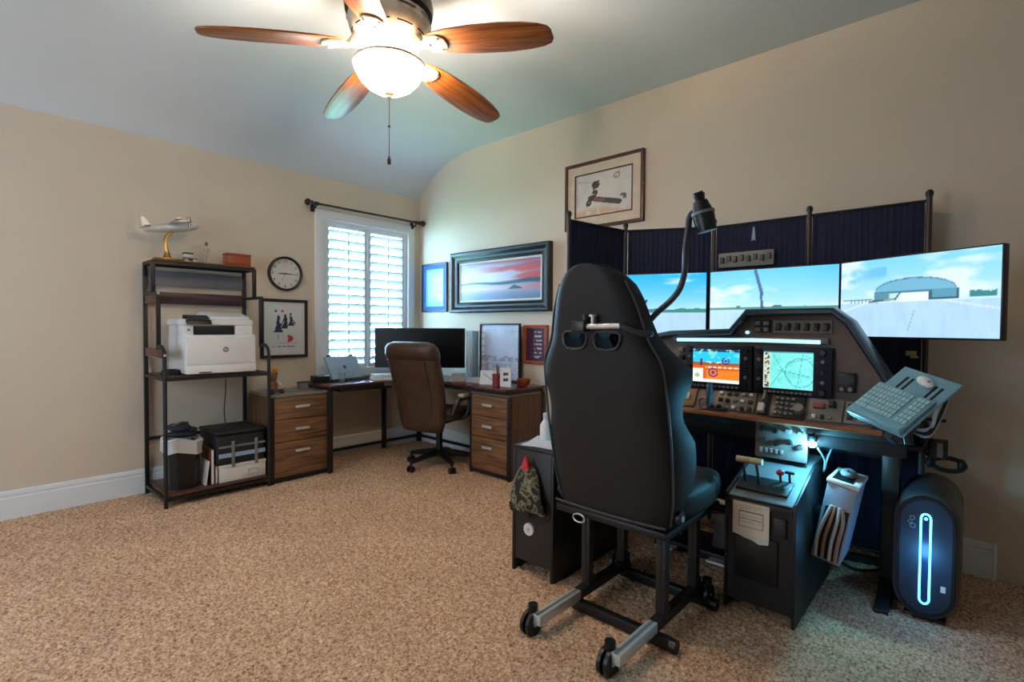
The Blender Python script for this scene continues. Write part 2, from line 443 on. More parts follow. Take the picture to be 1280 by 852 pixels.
for k in range(3):
    obj('rim_arm', MB().tube([(.04 * math.cos(2.1 * k), .04 * math.sin(2.1 * k), 2.452), (.158 * math.cos(2.1 * k), .158 * math.sin(2.1 * k), 2.446)], .004, 6), M_antique, fan)
    bl = bpy.data.lights.new('fan_bulb', 'POINT'); bl.energy = 24; bl.color = (1.0, .88, .76); bl.shadow_soft_size = .03
    bo_ = bpy.data.objects.new('fan_bulb', bl); COL.objects.link(bo_); bo_.parent = fan; bo_.location = (.07 * math.cos(2.1 * k + 1), .07 * math.sin(2.1 * k + 1), 2.425)
obj('bowl_shade', MB().lathe([(0, 2.315), (0.03, 2.317), (0.07, 2.328), (0.11, 2.352), (0.14, 2.385), (0.157, 2.42), (0.162, 2.441), (0.155, 2.441), (0.149, 2.42), (0.132, 2.388), (0.10, 2.358), (0.06, 2.336), (0, 2.326)], n=40), M_glow, fan)
obj('finial', MB().lathe([(0, 2.285), (0.008, 2.29), (0.014, 2.30), (0.009, 2.306), (0.02, 2.313), (0.022, 2.318), (0, 2.32)], n=14), M_antique, fan)
pc = obj('pull_chain', MB().tube([(0, 0, 2.29), (0, 0, 2.02)], 0.0018, 6), M_bronze, fan)
obj('chain_bead', MB().ell((0, 0, 2.165), (0.006, 0.006, 0.008), 8, 6), M_bronze, pc)
obj('chain_fob', MB().lathe([(0, 1.985), (0.008, 1.987), (0.009, 2.005), (0.004, 2.025), (0, 2.03)], n=10), M_bronze, pc)
outline = [(0.205, .042), (0.24, .058), (0.32, .074), (0.45, .085), (0.58, .086), (0.68, .078), (0.75, .064), (0.785, .047), (0.797, .026)]
def blade_mesh():
    mb = MB(); top = outline; poly = [(x, y) for x, y in top] + [(x, -y) for x, y in reversed(top)]
    mb.prism(poly, 'Z', -0.004, 0.004, 0.0015)
    return mb.mesh('blade', M_blade)
bm_ = blade_mesh()
for a in (152.3, 80.4, 5.3, -67.3, -139.5):
    b = obj('blade', bm_, None, fan, loc=(0, 0, FZ + .09), rot=(R(-11), R(6.5), R(a)))
    mb = MB()
    mb.prism([(0.10, .028), (0.19, .02), (0.215, .05), (0.27, .052), (0.30, .03), (0.305, 0), (0.30, -.03), (0.27, -.052), (0.215, -.05), (0.19, -.02), (0.10, -.028)], 'Z', -0.012, -0.0045, 0.002)
    mb.tube([(0.10, 0, 0.10), (0.13, 0, 0.05), (0.18, 0, -0.004), (0.22, 0, -0.010)], [.022, .02, .016, .01], 8, 3)
    for s in (-1, 1): mb.tube([(0.245, .03 * s, -0.014), (0.275, .034 * s, -0.015)], 0.006, 8)
    obj('blade_bracket', mb, M_antique, b)

# ================================================================== WALL A FITTINGS
rod = thing('curtain_rod', 'dark bronze curtain rod with knob ends above the window', 'curtain rod', (-0.66, 0, 2.305))
obj('pole', MB().tube([(-.60, -.09, 0), (.60, -.09, 0)], 0.011, 10), M_bronze, rod)
for s in (-1, 1):
    m_ = Matrix.Rotation(R(90 * s), 4, 'Y')
    obj('finial', MB().lathe([(0, 0), (.017, .002), (.022, .012), (.014, .02), (.024, .03), (.032, .045), (.03, .06), (.018, .074), (.008, .078), (0, .078)], (.575 * s, -.09, 0), 16, m_), M_bronze, rod)
    mb = MB().cbox((.545 * s, -.012, -.02), (.035, .022, .08), bev=.004); mb.tube([(.545 * s, -.02, -.03), (.545 * s, -.06, -.035), (.545 * s, -.09, -.012)], .008, 8, 3)
    mb.cyl((.528 * s, -.09, 0), (.562 * s, -.09, 0), .017)
    obj('bracket', mb, M_bronze, rod)

clk = thing('wall_clock', 'round wall clock with thin black rim and white dial', 'clock', (-1.452, 0, 1.67))
rx90 = Matrix.Rotation(R(90), 4, 'X')
obj('rim', MB().lathe([(.128, 0), (.146, 0), (.148, .01), (.146, .034), (.138, .038), (.130, .034), (.128, .008), (.128, 0)], (0, 0, 0), 48, rx90), M_blackplastic, clk)
obj('dial', MB().lathe([(0, .002), (.131, .002), (.131, .012), (0, .012)], (0, 0, 0), 40, rx90), mat('clock dial', (222, 218, 210), 0.6), clk)
for h in range(12):
    a = R(30 * h); x, z = math.sin(a) * .107, math.cos(a) * .107
    obj('numeral', textmesh(str(12 if h == 0 else h), .034, .0006, M_blackplastic, 'numeral'), None, clk, loc=(x, -.0135, z), rot=(R(90), 0, 0))
for nm, ang, L, wd in (('hour_hand', 268, .062, .008), ('minute_hand', 91, .094, .006), ('second_hand', 205, .08, .002)):
    a = R(ang); d = Vector((math.sin(a), 0, math.cos(a))); s = Vector((d.z, 0, -d.x))
    mb = MB(); y = -.0155
    mb.ring_faces([[tuple(d * t + s * w * q + Vector((0, y + dy, 0))) for q, dy in ((-1, 0), (1, 0), (1, -.001), (-1, -.001))] for t, w in ((-.02, wd / 2), (0, wd * .6), (L * .6, wd * .5), (L, wd * .2))])
    obj(nm, mb, M_blackplastic, clk)

def framed(name, label, loc, rz, w, h, fw, depth, fmat, paint, nx, ny, matw=0.0, matcol=M_offwhite, glossy=True, cat='picture', bev=.004, inner=None):
    t = thing(name, label, cat, loc, rz)
    obj('frame', MB().frame(-w / 2, w / 2, -h / 2, h / 2, fw, -depth, 0.0, bev), fmat, t)
    x, z = w / 2 - fw, h / 2 - fw
    if matw > 0:
        obj('mat_board', MB().frame(-x, x, -z, z, matw, -depth * .55, -depth * .4), matcol, t)
        if inner: obj('mat_fillet', MB().frame(-x + matw - .008, x - matw + .008, -z + matw - .008, z - matw + .008, .010, -depth * .62, -depth * .5), inner, t)
    picture('print', -x + matw - .002, x - matw + .002, -z + matw - .002, z - matw + .002, -depth * .38, nx, ny, paint, M_print, t)
    return t
NZ = Noise(4)
def p_figures(U, V):
    C = np.full(U.shape + (3,), 214.0)
    C = mixc(C, (30, 30, 34), disc(U, V, .27, .86, .035, .022)); C = mixc(C, (206, 52, 44), disc(U, V, .45, .86, .035, .025))
    for k in range(5): C = mixc(C, (120, 110, 105), rect(U, V, .58 + k * .07, .62 + k * .07, .855, .865))
    j = (NZ.f(U * 14, V * 14) - .5) * .09
    for u, top, bot, w, c in ((.34, .72, .42, .12, (32, 48, 84)), (.52, .75, .5, .08, (42, 40, 48)), (.68, .78, .56, .07, (48, 44, 56))):
        body = (np.abs(U - u + j) < w * (1 - (V - bot) / (top - bot)) * .9 + .018) & (V > bot) & (V < top)
        C = mixc(C, c, body.astype(float)); C = mixc(C, c, disc(U + j, V, u, top + .02, .035, .028))
    C = mixc(C, (36, 36, 44), seg(U, V, (.66, .74), (.8, .60), .012, .78)); C = mixc(C, (40, 40, 60), seg(U, V, (.5, .7), (.4, .55), .012, .78))
    C = mixc(C, (196, 44, 56), ((NZ.f(U * 9 + 4, V * 9) > .42) & (((U - .58) / .17) ** 2 + ((V - .29) / .075) ** 2 < 1)).astype(float))
    C = mixc(C, (206, 130, 120), seg(U, V, (.35, .2), (.85, .2), .004, .78)); C = mixc(C, (110, 90, 140), rect(U, V, .2, .8, .12, .135) * (NZ.v(U * 60, V * 3) > .4))
    C = mixc(C, (90, 90, 96), seg(U, V, (.33, .38), (.33, .27), .006, .78))
    return C
framed('framed_poster', 'black-framed white print of dark figures with a red splash below the clock', (-1.460, -.001, 1.198), 0, .405, .505, .026, .026, M_blackplastic, p_figures, 70, 90, .02, M_offwhite)

def p_blueprint(U, V):
    C = np.zeros(U.shape + (3,)) + np.array((120, 176, 216.0))
    C = mixc(C, (168, 206, 226), rect(U, V, .14, .95, .12, .93))
    n = NZ.f(U * 8, V * 10)
    C = mixc(C, (206, 170, 150), (n > .62) * rect(U, V, .3, .8, .2, .85)); C = mixc(C, (120, 150, 190), (NZ.f(U * 20, V * 12 + 3) > .66) * rect(U, V, .2, .9, .15, .9))
    return C
framed('framed_print', 'narrow pale blue print in thin navy frame beside the room corner', (-.001, -.262, 1.626), -90, .405, .503, .02, .024, mat('navy frame', (16, 34, 62), 0.4), p_blueprint, 50, 60, .04, mat('blue mat board', (40, 92, 146), .7))

def p_sunset(U, V):
    n = NZ.f(U * 2.2, V * 9, 4); n2 = NZ.f(U * 3 + 9, V * 16 + 2, 4)
    C = np.zeros(U.shape + (3,)) + np.array((150, 150, 172.0))
    C = mixc(C, (214, 210, 220), np.clip(1.4 - np.hypot((U - .2) * 1.6, (V - .6) * 3), 0, 1))
    C = mixc(C, (196, 78, 82), np.clip((U - .10) * 2.2, 0, 1) * np.clip((n - .33) * 6, 0, 1) * (V > .46))
    C = mixc(C, (96, 84, 118), np.clip((V - .8) * 5, 0, 1) * np.clip(n2 * 2 - .7, 0, 1))
    C = mixc(C, (34, 76, 96), np.clip(1 - np.abs(V - .44 - .02 * np.sin(U * 9)) / (.02 + .06 * U), 0, 1) * 1.6)
    C = mixc(C, (224, 206, 212), np.clip(1 - np.abs(V - .3) / .07, 0, 1) * np.clip(1.3 - U, 0, 1))
    C = mixc(C, (206, 110, 116), np.clip(1 - np.abs(V - .3) / .1, 0, 1) * np.clip((U - .55) * 2, 0, 1))
    C = mixc(C, (60, 96, 140), np.clip((.22 - V) * 6, 0, 1) * np.clip(.4 + n2 * .6, 0, 1) * np.clip(.3 + U, 0, 1))
    C = mixc(C, (30, 72, 86), ((V < .36 + .1 * np.clip((U - .62), 0, 1) - np.abs(U - .70) * 1.1) & (V > .27)).astype(float))
    return C
sun = thing('framed_seascape', 'wide red and grey sunset seascape in a deep black frame', 'picture', (-.001, -1.176, 1.652), -90)
M_frameblack = mat('deep black frame', (26, 30, 34), 0.3, bump=.05)
W_, H_ = 1.25, .585
mb = MB(); rings = []
for ins, d in ((0, 0), (0, .05), (.012, .058), (.03, .055), (.055, .034), (.075, .030), (.085, .036), (.095, .030), (.105, .012), (.105, .002)):
    x, z = W_ / 2 - ins, H_ / 2 - ins
    rings.append([(-x, -d, -z), (x, -d, -z), (x, -d, z), (-x, -d, z)])
mb.ring_faces(rings, True, False)
obj('frame', mb, M_frameblack, sun, ang=20)
obj('mat_board', MB().frame(-.525, .525, -.192, .192, .018, -.018, -.013), M_offwhite, sun)
picture('print', -.51, .51, -.178, .178, -.012, 140, 60, p_sunset, M_print, sun)

def p_cartoon(U, V):
    C = np.zeros(U.shape + (3,)) + np.array((206, 196, 186.0)) + (NZ.f(U * 5, V * 5)[..., None] - .5) * 24
    C = mixc(C, (206, 160, 122), np.clip((.16 + .08 * np.sin(U * 4) - V) * 8, 0, .8) * (NZ.f(U * 12, V * 12) > .4))
    j = NZ.f(U * 16, V * 16)
    k = (j > .3)
    C = mixc(C, (74, 54, 44), seg(U, V, (.27, .42), (.78, .24), .06, 1.35) * k); C = mixc(C, (120, 84, 62), seg(U, V, (.27, .42), (.5, .34), .05, 1.35) * (j > .5))
    C = mixc(C, (66, 48, 40), seg(U, V, (.24, .30), (.36, .54), .065, 1.35) * k); C = mixc(C, (66, 50, 44), disc(U, V, .37, .72, .07, .09) * k)
    C = mixc(C, (84, 62, 50), seg(U, V, (.33, .62), (.42, .8), .02, 1.35)); C = mixc(C, (110, 84, 66), disc(U, V, .85, .33, .06, .09) * (j > .45))
    C = mixc(C, (150, 110, 96), (np.abs(np.hypot((U - .74) * 1.3, V - .85) - .06) < .012).astype(float) + seg(U, V, (.7, .78), (.8, .95), .006, 1.35))
    C = mixc(C, (120, 100, 90), seg(U, V, (.04, .86), (.3, .78), .004, 1.35))
    return C
M_mahog = wood('mahogany frame', (58, 26, 18), (96, 46, 28), 'X', 8, .3)
framed('framed_cartoon', 'brown-framed sketch with wide tan mat hung above the monitors', (-.001, -2.288, 2.262), -90, .70, .525, .024, .03, M_mahog, p_cartoon, 90, 70, .075, mat('tan mat board', (205, 184, 160), .8), inner=M_mahog)

# small framed display with rows on wall above the desk (behind the seat)
def p_rows(U, V):
    C = np.zeros(U.shape + (3,)) + np.array((62, 30, 56.0))
    for k in range(7):
        v = .88 - k * .125
        C = mixc(C, (196, 170, 170), rect(U, V, .42, .8, v - .03, v + .03) * (NZ.v(U * 14 + k * 5, V * 30) > .42)); C = mixc(C, (100, 60, 96), rect(U, V, .12, .34, v - .03, v + .03) * (NZ.v(U * 22, V * 9 + k) > .5))
    return C
framed('framed_roster', 'small red-wood framed purple display with rows of pale marks above desk', (-.001, -1.63, 1.075), -90, .265, .34, .03, .025, M_redwood, p_rows, 40, 60)

hook = thing('wall_hooks', 'small black wall hooks at the far right edge beside the last monitor', 'hooks', (0, -4.665, 1.45), -90)
obj('back_plate', MB().box(-.04, .04, -.012, 0, -.08, .08, .003), M_black, hook)
for z in (.06, -.055):
    obj('hook', MB().tube([(-.02, -.01, z), (-.02, -.05, z - .02), (-.02, -.07, z + .005), (-.02, -.065, z + .025)], .010, 8, 3), M_black, hook)

# ================================================================== BAKER'S RACK AND ITS CONTENTS
RK = (-2.13, 0, 0)
rack = thing('storage_rack', 'tall black metal rack with wooden shelves in front of the left wall', 'rack', RK)
q = 0.0125
def post(x, y, z0, z1): return MB().box(x - q, x + q, y - q, y + q, z0, z1, .002)
for x in (-.335, .335):
    obj('post', post(x, -.03, 0, 1.67), M_black, rack)
    obj('post', post(x, -.235, 1.435, 1.66), M_black, rack)
    obj('post', post(x, -.36, 1.06, 1.445), M_black, rack)
    obj('post', MB().tube([(x, -.5, 0), (x, -.5, 1.0), (x, -.485, 1.05), (x, -.44, 1.075), (x, -.36, 1.075)], .0125, 8, 0), M_black, rack)
    for z, ya in ((.06, -.5), (.86, -.5), (1.435, -.36), (1.655, -.235)):
        obj('side_rail', MB().box(x - .01, x + .01, ya, -.03, z - .01, z + .01), M_black, rack)
obj('side_board', MB().box(-.345, -.33, -.47, -.06, 1.00, 1.06, .002), M_rackwood, rack)
obj('side_board', MB().box(-.345, -.33, -.345, -.06, 1.37, 1.43, .002), M_rackwood, rack)
for y, z in ((-.03, .40), (-.5, .86), (-.5, .06), (-.03, .86), (-.235, 1.655), (-.03, 1.655), (-.03, .06)):
    obj('cross_rail', MB().box(-.335, .335, y - .009, y + .009, z - .011, z + .011), M_black, rack)
obj('shelf', MB().box(-.335, .335, -.255, -.02, 1.666, 1.677, .002), M_rackwood, rack)
obj('shelf', MB().box(-.325, .325, -.48, -.04, .862, .878, .002), M_rackwood, rack)
obj('shelf', MB().box(-.325, .325, -.50, -.03, .075, .092, .002), M_rackwood, rack)
obj('back_board', MB().box(-.322, .322, -.035, -.025, 1.375, 1.462, .002), wood('dark plum wood', (46, 28, 38), (84, 54, 62), 'X', 8), rack)
obj('back_panel', MB().box(-.322, .322, -.035, -.027, 1.505, 1.615, .002), mat('grey steel panel', (112, 112, 116), .5), rack)
for x, y, z in ((-.335, -.36, 1.435), (-.335, -.5, 1.02)):
    obj('bolt', MB().ell((x, y - .013, z), (.009, .005, .009), 10, 6), M_silver, rack)

# model aeroplane on stand
T = 1.678
M_model = mat('silver model plane', (206, 204, 200), .35, .3, var=.05)
ap = thing('model_aeroplane', 'silver propeller aeroplane model on a curved brass stand atop rack', 'model plane', (-2.36, -.20, T))
tilt = Matrix.Rotation(R(-12), 4, 'Y')
mtx = Matrix.Translation((0.02, 0, .235)) @ tilt
def L(p): return tuple(mtx @ Vector(p))
fus = [(-.17, .012), (-.15, .02), (-.09, .028), (-.02, .034), (.07, .036), (.13, .032), (.16, .020), (.172, .008)]
mb = MB(); mb.tube([L((x, 0, .0)) for x, r in fus], [r for x, r in fus], 14)
obj('fuselage', mb, M_model, ap)
mb = MB()
for s in (-1, 1):
    mb.ring_faces([[L((cx + d * c, s * y, z + t)) for d, t in ((-.5, 0), (0, .006), (.5, 0), (0, -.004))] for y, c, cx, z in ((0.0, .085, .02, .02), (.10, .065, .015, .03), (.18, .035, .005, .04))])
obj('wing', mb, M_model, ap)
mb = MB()
for s in (-1, 1): mb.ring_faces([[L((cx + d * c, s * y, z + t)) for d, t in ((-.5, 0), (0, .004), (.5, 0), (0, -.003))] for y, c, cx, z in ((0, .05, -.15, .015), (.09, .03, -.16, .02))])
mb.ring_faces([[L((cx + d * c, y, z)) for d, y in ((-.5, 0), (0, .003), (.5, 0), (0, -.003))] for z, c, cx in ((.01, .06, -.14), (.085, .035, -.165))])
obj('tail', mb, M_model, ap)
for s in (-1, 1):
    for k, y in enumerate((.065, .12)):
        mb = MB().tube([L((-.01, s * y, .03)), L((.05, s * y, .026)), L((.085, s * y, .026))], [.006, .013, .010], 10)
        e = obj('engine', mb, M_model, ap)
        mb = MB(); c = Vector((.09, s * y, .026))
        for a in (20, 110): mb.ring_faces([[L(c + Vector((dx, math.cos(R(a)) * t + dz * math.sin(R(a)), math.sin(R(a)) * t - dz * math.cos(R(a))))) for dx, dz in ((0, -.004), (.002, 0), (0, .004), (-.002, 0))] for t in (-.035, .035)])
        obj('propeller', mb, M_bronze, e)
M_brass = mat('brass', (150, 118, 62), .32, .9)
obj('stand', MB().prism([(-.09, -.045), (.09, -.045), (.09, .045), (-.09, .045)], 'Z', 0, .014, .004).tube([(-.01, 0, .01), (-.012, 0, .05), (-.02, 0, .12), (-.01, 0, .17), (.03, 0, .21)], [.032, .017, .012, .010, .008], 10, 4), M_brass, ap)
tr = thing('toy_truck', 'tiny olive and cream model truck between plane stand and statuette', 'model', (-2.215, -.15, T))
obj('body', MB().box(-.042, .042, -.02, .02, .02, .036, .003), mat('olive paint', (92, 84, 56), .5), tr)
obj('cargo', MB().box(-.042, .012, -.02, .02, .036, .062, .004), M_offwhite, tr)
obj('canopy_roof', MB().box(-.044, .02, -.022, .022, .062, .075, .004), mat('olive paint', (92, 84, 56), .5), tr)
for x in (-.028, .028):
    for y in (-.02, .02): obj('wheel', MB().cyl((x, y - .005, .014), (x, y + .005, .014), .014, n=12), M_offwhite, tr)
st = thing('statuette', 'small slender pale standing statuette with brown head on rack top', 'figurine', (-2.105, -.15, T))
mb = MB().cbox((0, 0, .006), (.05, .04, .012), bev=.003)
for s in (-1, 1): mb.tube([(.008 * s, 0, .01), (.008 * s, .002, .045), (.006 * s, 0, .075)], [.006, .006, .009], 8, 3)
mb.tube([(0, 0, .07), (0, .003, .095), (0, 0, .125), (0, 0, .138)], [.013, .012, .017, .006], 10, 3)
for s in (-1, 1): mb.tube([(.017 * s, 0, .125), (.022 * s, -.004, .10), (.012 * s, -.016, .088)], [.006, .005, .004], 7, 3)
obj('body', mb, mat('ivory resin', (196, 170, 140), .5), st)
obj('head', MB().ell((0, 0, .153), (.011, .012, .015), 12, 8), mat('brown hair paint', (100, 66, 46), .5), st)
wbx = thing('wooden_box', 'small reddish wooden box at the right end of rack top', 'box', (-1.89, -.15, T))
obj('box_body', MB().box(-.085, .085, -.05, .05, 0, .082, .003), M_redwood, wbx)
obj('box_lid', MB().box(-.088, .088, -.053, .053, .084, .1, .004), M_redwood, wbx)

# printer
P0 = .879
pr = thing('printer', 'white multifunction laser printer on middle shelf of the black rack', 'printer', (-2.115, 0, P0))
obj('body', MB().box(-.228, .228, -.5, -.09, .006, .275, .012), M_white, pr)
obj('paper_tray', MB().box(-.226, .226, -.504, -.49, .008, .062, .004), M_white, pr)
obj('tray_grip', MB().box(-.15, -.07, -.506, -.50, .012, .02, .002), M_black, pr)
obj('front_panel', MB().box(-.222, .222, -.506, -.49, .07, .265, .006), M_white, pr)
obj('output_bay', MB().box(-.16, .10, -.44, -.2, .277, .335, .003), M_blackplastic, pr)
obj('bay_column', MB().box(-.225, -.165, -.45, -.1, .272, .342, .006), M_white, pr)
obj('bay_column', MB().box(.105, .222, -.45, -.1, .272, .342, .006), M_white, pr)
obj('scanner', MB().box(-.235, .232, -.44, -.08, .342, .385, .008), M_white, pr)
obj('scanner_lid', MB().prism([(-.40, .386), (-.10, .386), (-.10, .43), (-.2, .445), (-.38, .405)], 'X', -.05, .225, .005), M_white, pr)
cp = obj('control_panel', MB().prism([(-.47, .345), (-.36, .385), (-.36, .415), (-.455, .375)], 'X', -.21, -.055, .003), M_blackplastic, pr)
obj('panel_keys', MB().prism([(-.452, .3785), (-.372, .4120), (-.374, .4140), (-.454, .3805)], 'X', -.195, -.075), mat('panel grey', (60, 62, 64), .4), cp)
obj('power_button', MB().cyl((-.195, -.452, .31), (-.195, -.445, .31), .009), M_gray, pr)
lg = obj('logo_badge', MB().lathe([(0, 0), (.019, 0), (.019, .003), (0, .003)], (.02, -.506, .172), 20, rx90), mat('logo grey', (120, 120, 124), .4), pr)
obj('logo_letters', textmesh('hp', .028, .0006, M_white, 'logo_letters'), None, lg, loc=(.02, -.510, .174), rot=(R(90), 0, 0))
tag(obj('cord', MB().tube([(-1.94, -.035, .86), (-1.945, -.05, .7), (-1.96, -.06, .55), (-1.95, -.055, .42), (-1.96, -.05, .2)], .004, 6, 4), M_blackplastic), 'thin black cord hanging behind the rack below the printer', 'cord')
mb = MB()
for k in range(3): mb.tube([(-2.40 + .055 * math.cos(a) * (1 - .1 * k), -.36 + .06 * math.sin(a) * (1 - .1 * k), P0 + .008 + .012 * k) for a in np.linspace(0, 6.28, 14)[:-1]], .006, 6, 2, True)
mb.tube([(-2.345, -.36, P0 + .008), (-2.345, -.36, P0 + .032)], .006, 6)
tag(obj('cable_coil', mb, M_blackplastic), 'black coil of cable lying left of the printer on the rack', 'cable')

# bottom shelf items
B0 = .093
bn = thing('trash_bin', 'black waste bin with a white liner bag on rack bottom shelf', 'bin', (-2.33, -.34, B0))
oct_ = lambda w, d, z: [(-w, -d * .6, z), (-w * .55, -d, z), (w * .55, -d, z), (w, -d * .6, z), (w, d * .6, z), (w * .55, d, z), (-w * .55, d, z), (-w, d * .6, z)]
obj('body', MB().ring_faces([oct_(.085, .10, 0), oct_(.10, .115, .31)]), M_blackplastic, bn, ang=20)
mb = MB(); rings = []
for w, z in ((.109, .245), (.107, .28), (.112, .335), (.098, .345), (.09, .30)):
    rings.append([(x * (1 + .04 * math.sin(k * 2.3 + z * 40)), y * (1 + .04 * math.cos(k * 1.7 + z * 30)), z + .02 * math.sin(k * 1.9)) for k, (x, y, _) in enumerate(oct_(w, w * 1.13, z))])
mb.ring_faces(rings, True, False)
obj('liner_bag', mb, mat('white plastic film', (196, 196, 196), .45), bn, label='white crumpled liner folded over the rim')
cap = thing('folded_clothing', 'dark navy folded clothing heap on top of the waste bin', 'clothing', (-2.33, -.34, B0 + .345))
mb = MB()
for k, (x, y, z, a) in enumerate(((0, 0, .02, 0), (.02, .01, .05, 20), (-.02, -.02, .075, -15))): mb.ell((x, y, z), (.10 - .012 * k, .09 - .01 * k, .024), 16, 8, (R(6 * k - 6), R(5), R(a)))
obj('cloth', mb, mat('navy cloth', (38, 44, 60), .85, var=.3, vscale=14, bump=.3), cap)
obj('strap', MB().tube([(-.06, -.05, .092), (-.01, -.02, .105), (.05, .03, .09)], .009, 8, 3), mat('tan strap', (120, 108, 92), .8), cap)
for k, (x, w, h, c, nm, lb, lean) in enumerate((
        (-2.215, .010, .17, (196, 190, 182), 'booklet', 'pale striped booklet leaning next to the waste bin', 7),
        (-2.172, .018, .25, (92, 40, 30), 'folder', 'reddish brown folder standing beside the black lunch bag', 0),
        (-2.146, .010, .12, (206, 196, 184), 'booklet', 'thin cream booklet standing against the white box', 0))):
    t = thing(nm, lb, 'book', (x, -.36, B0), 0)
    obj('cover', MB().box(-w / 2, w / 2, -.10, .10, 0.002, h, .001), mat('cover %d' % k, c, .7, var=.15, vscale=30), t, rot=(0, R(lean), 0))
    obj('pages', MB().box(-w / 2 + .002, w / 2 - .002, -.103, .097, .005, h - .003), M_offwhite, t, rot=(0, R(lean), 0))
wb_ = thing('storage_box', 'white cardboard storage box with label under the black insulated bag', 'box', (-1.965, -.28, B0))
obj('box_body', MB().box(-.165, .155, -.19, .17, 0, .10, .003), M_offwhite, wb_)
obj('box_lid', MB().box(-.168, .158, -.193, .173, .10, .122, .003), M_offwhite, wb_)
lb = obj('label_holder', MB().frame(.02, .10, .03, .07, .006, -.196, -.19), M_silver, wb_)
bg = thing('insulated_bag', 'black zip-top bag with two grey straps on the white box', 'bag', (-1.985, -.28, B0 + .122))
M_nyl = mat('black nylon', (22, 22, 25), .7, bump=.2, bscale=300)
obj('bag_body', MB().box(-.165, .17, -.19, .17, 0, .215, .02, 3), M_nyl, bg)
obj('bag_lid', MB().box(-.172, .176, -.197, .177, .217, .245, .012, 3), M_nyl, bg)
obj('blue_stripe', MB().box(-.15, .172, -.194, -.189, .055, .085), mat('pale blue webbing', (150, 170, 200), .7), bg, label='pale blue band across the bag front')
obj('grey_stripe', MB().box(-.15, .172, -.194, -.189, .125, .14), mat('grey webbing', (120, 116, 112), .7), bg)
for x in (-.055, .105): obj('strap', MB().box(x - .011, x + .011, -.199, -.193, -.02, .17, .002), mat('grey webbing', (120, 116, 112), .7), bg)
obj('carry_handle', MB().tube([(-.05, -.01, .245), (-.03, -.01, .262), (.04, -.01, .262), (.06, -.01, .245)], .007, 8, 3), M_nyl, bg)

# ================================================================== CABINETS AND CORNER DESK
def cabinet(name, label, loc, rz, w, d, h=.69):
    """front faces -y, origin at centre of the front edge"""
    t = thing(name, label, 'cabinet', loc, rz, None)
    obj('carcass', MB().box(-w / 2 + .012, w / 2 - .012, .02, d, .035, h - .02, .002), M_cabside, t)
    obj('top', MB().box(-w / 2, w / 2, 0.0, d, h - .02, h, .002), mat('greige top', (128, 114, 102), .35, var=.1), t)
    obj('plinth', MB().box(-w / 2 + .02, w / 2 - .02, .03, d - .02, .0, .035), M_black, t)
    for s in (-1, 1): obj('side_frame', MB().box(s * w / 2 - .012, s * w / 2 + .012, .002, .03, .0, h - .02, .002), M_black, t)
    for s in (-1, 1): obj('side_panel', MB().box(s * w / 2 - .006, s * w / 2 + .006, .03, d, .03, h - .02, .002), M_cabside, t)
    obj('bottom_rail', MB().box(-w / 2, w / 2, .004, .03, .02, .045), M_black, t)
    zs = [(.05, .318), (.324, .49), (.496, .664)]
    for z0, z1 in zs:
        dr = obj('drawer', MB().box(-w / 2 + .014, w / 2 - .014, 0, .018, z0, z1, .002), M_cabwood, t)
        zc = z1 - .075
        hb = MB().box(-.057, .057, -.026, -.016, zc - .010, zc + .012, .004)
        for s in (-1, 1): hb.box(s * .045 - .006, s * .045 + .006, -.018, 0, zc - .005, zc + .007)
        obj('handle', hb, M_silver, dr)
    return t
c1 = cabinet('file_cabinet', 'three-drawer wooden cabinet between black rack and corner desk', (-1.537, -.49, 0), 0, .455, .44)
c2 = cabinet('file_cabinet', 'three-drawer wooden cabinet under the desk right of the office chair', (-.475, -1.525, 0), -90, .43, .44)

dk = thing('corner_desk', 'L-shaped reddish wood desk with black metal legs in the room corner', 'desk', (-.6, -.6, 0))
DZ = .735
def w2(p): return [(x + .6, y + .6) for x, y in p]
obj('desk_top', MB().prism(w2([(-1.33, -.03), (-1.33, -.53), (-.80, -.53), (-.52, -.80), (-.52, -1.755), (-.03, -1.755), (-.03, -.03)]), 'Z', DZ - .018, DZ, .002), M_deskwood, dk)
mb = MB().prism(w2([(-1.31, -.05), (-1.31, -.515), (-.79, -.515), (-.505, -.80), (-.505, -1.74), (-.05, -1.74), (-.05, -.05)]), 'Z', DZ - .045, DZ - .0185)
obj('under_frame', mb, M_black, dk)
for x, y in ((-1.305, -.505), (-1.305, -.06), (-.485, -.056), (-.055, -1.73), (-.055, -.06)):
    obj('leg', MB().box(x + .6 - .018, x + .6 + .018, y + .6 - .018, y + .6 + .018, 0, DZ - .045, .002), M_black, dk)
obj('low_rail', MB().box(-1.305 + .6, -.06 + .6, -.065 + .6, -.045 + .6, .06, .085), M_black, dk)
obj('low_rail', MB().box(-.065 + .6, -.045 + .6, -1.73 + .6, -.06 + .6, .06, .085), M_black, dk)
obj('cable_tray', MB().box(-1.15 + .6, -.62 + .6, -.40 + .6, -.25 + .6, DZ - .085, DZ - .05, .01), mat('dark wood tray', (70, 50, 40), .5), dk)

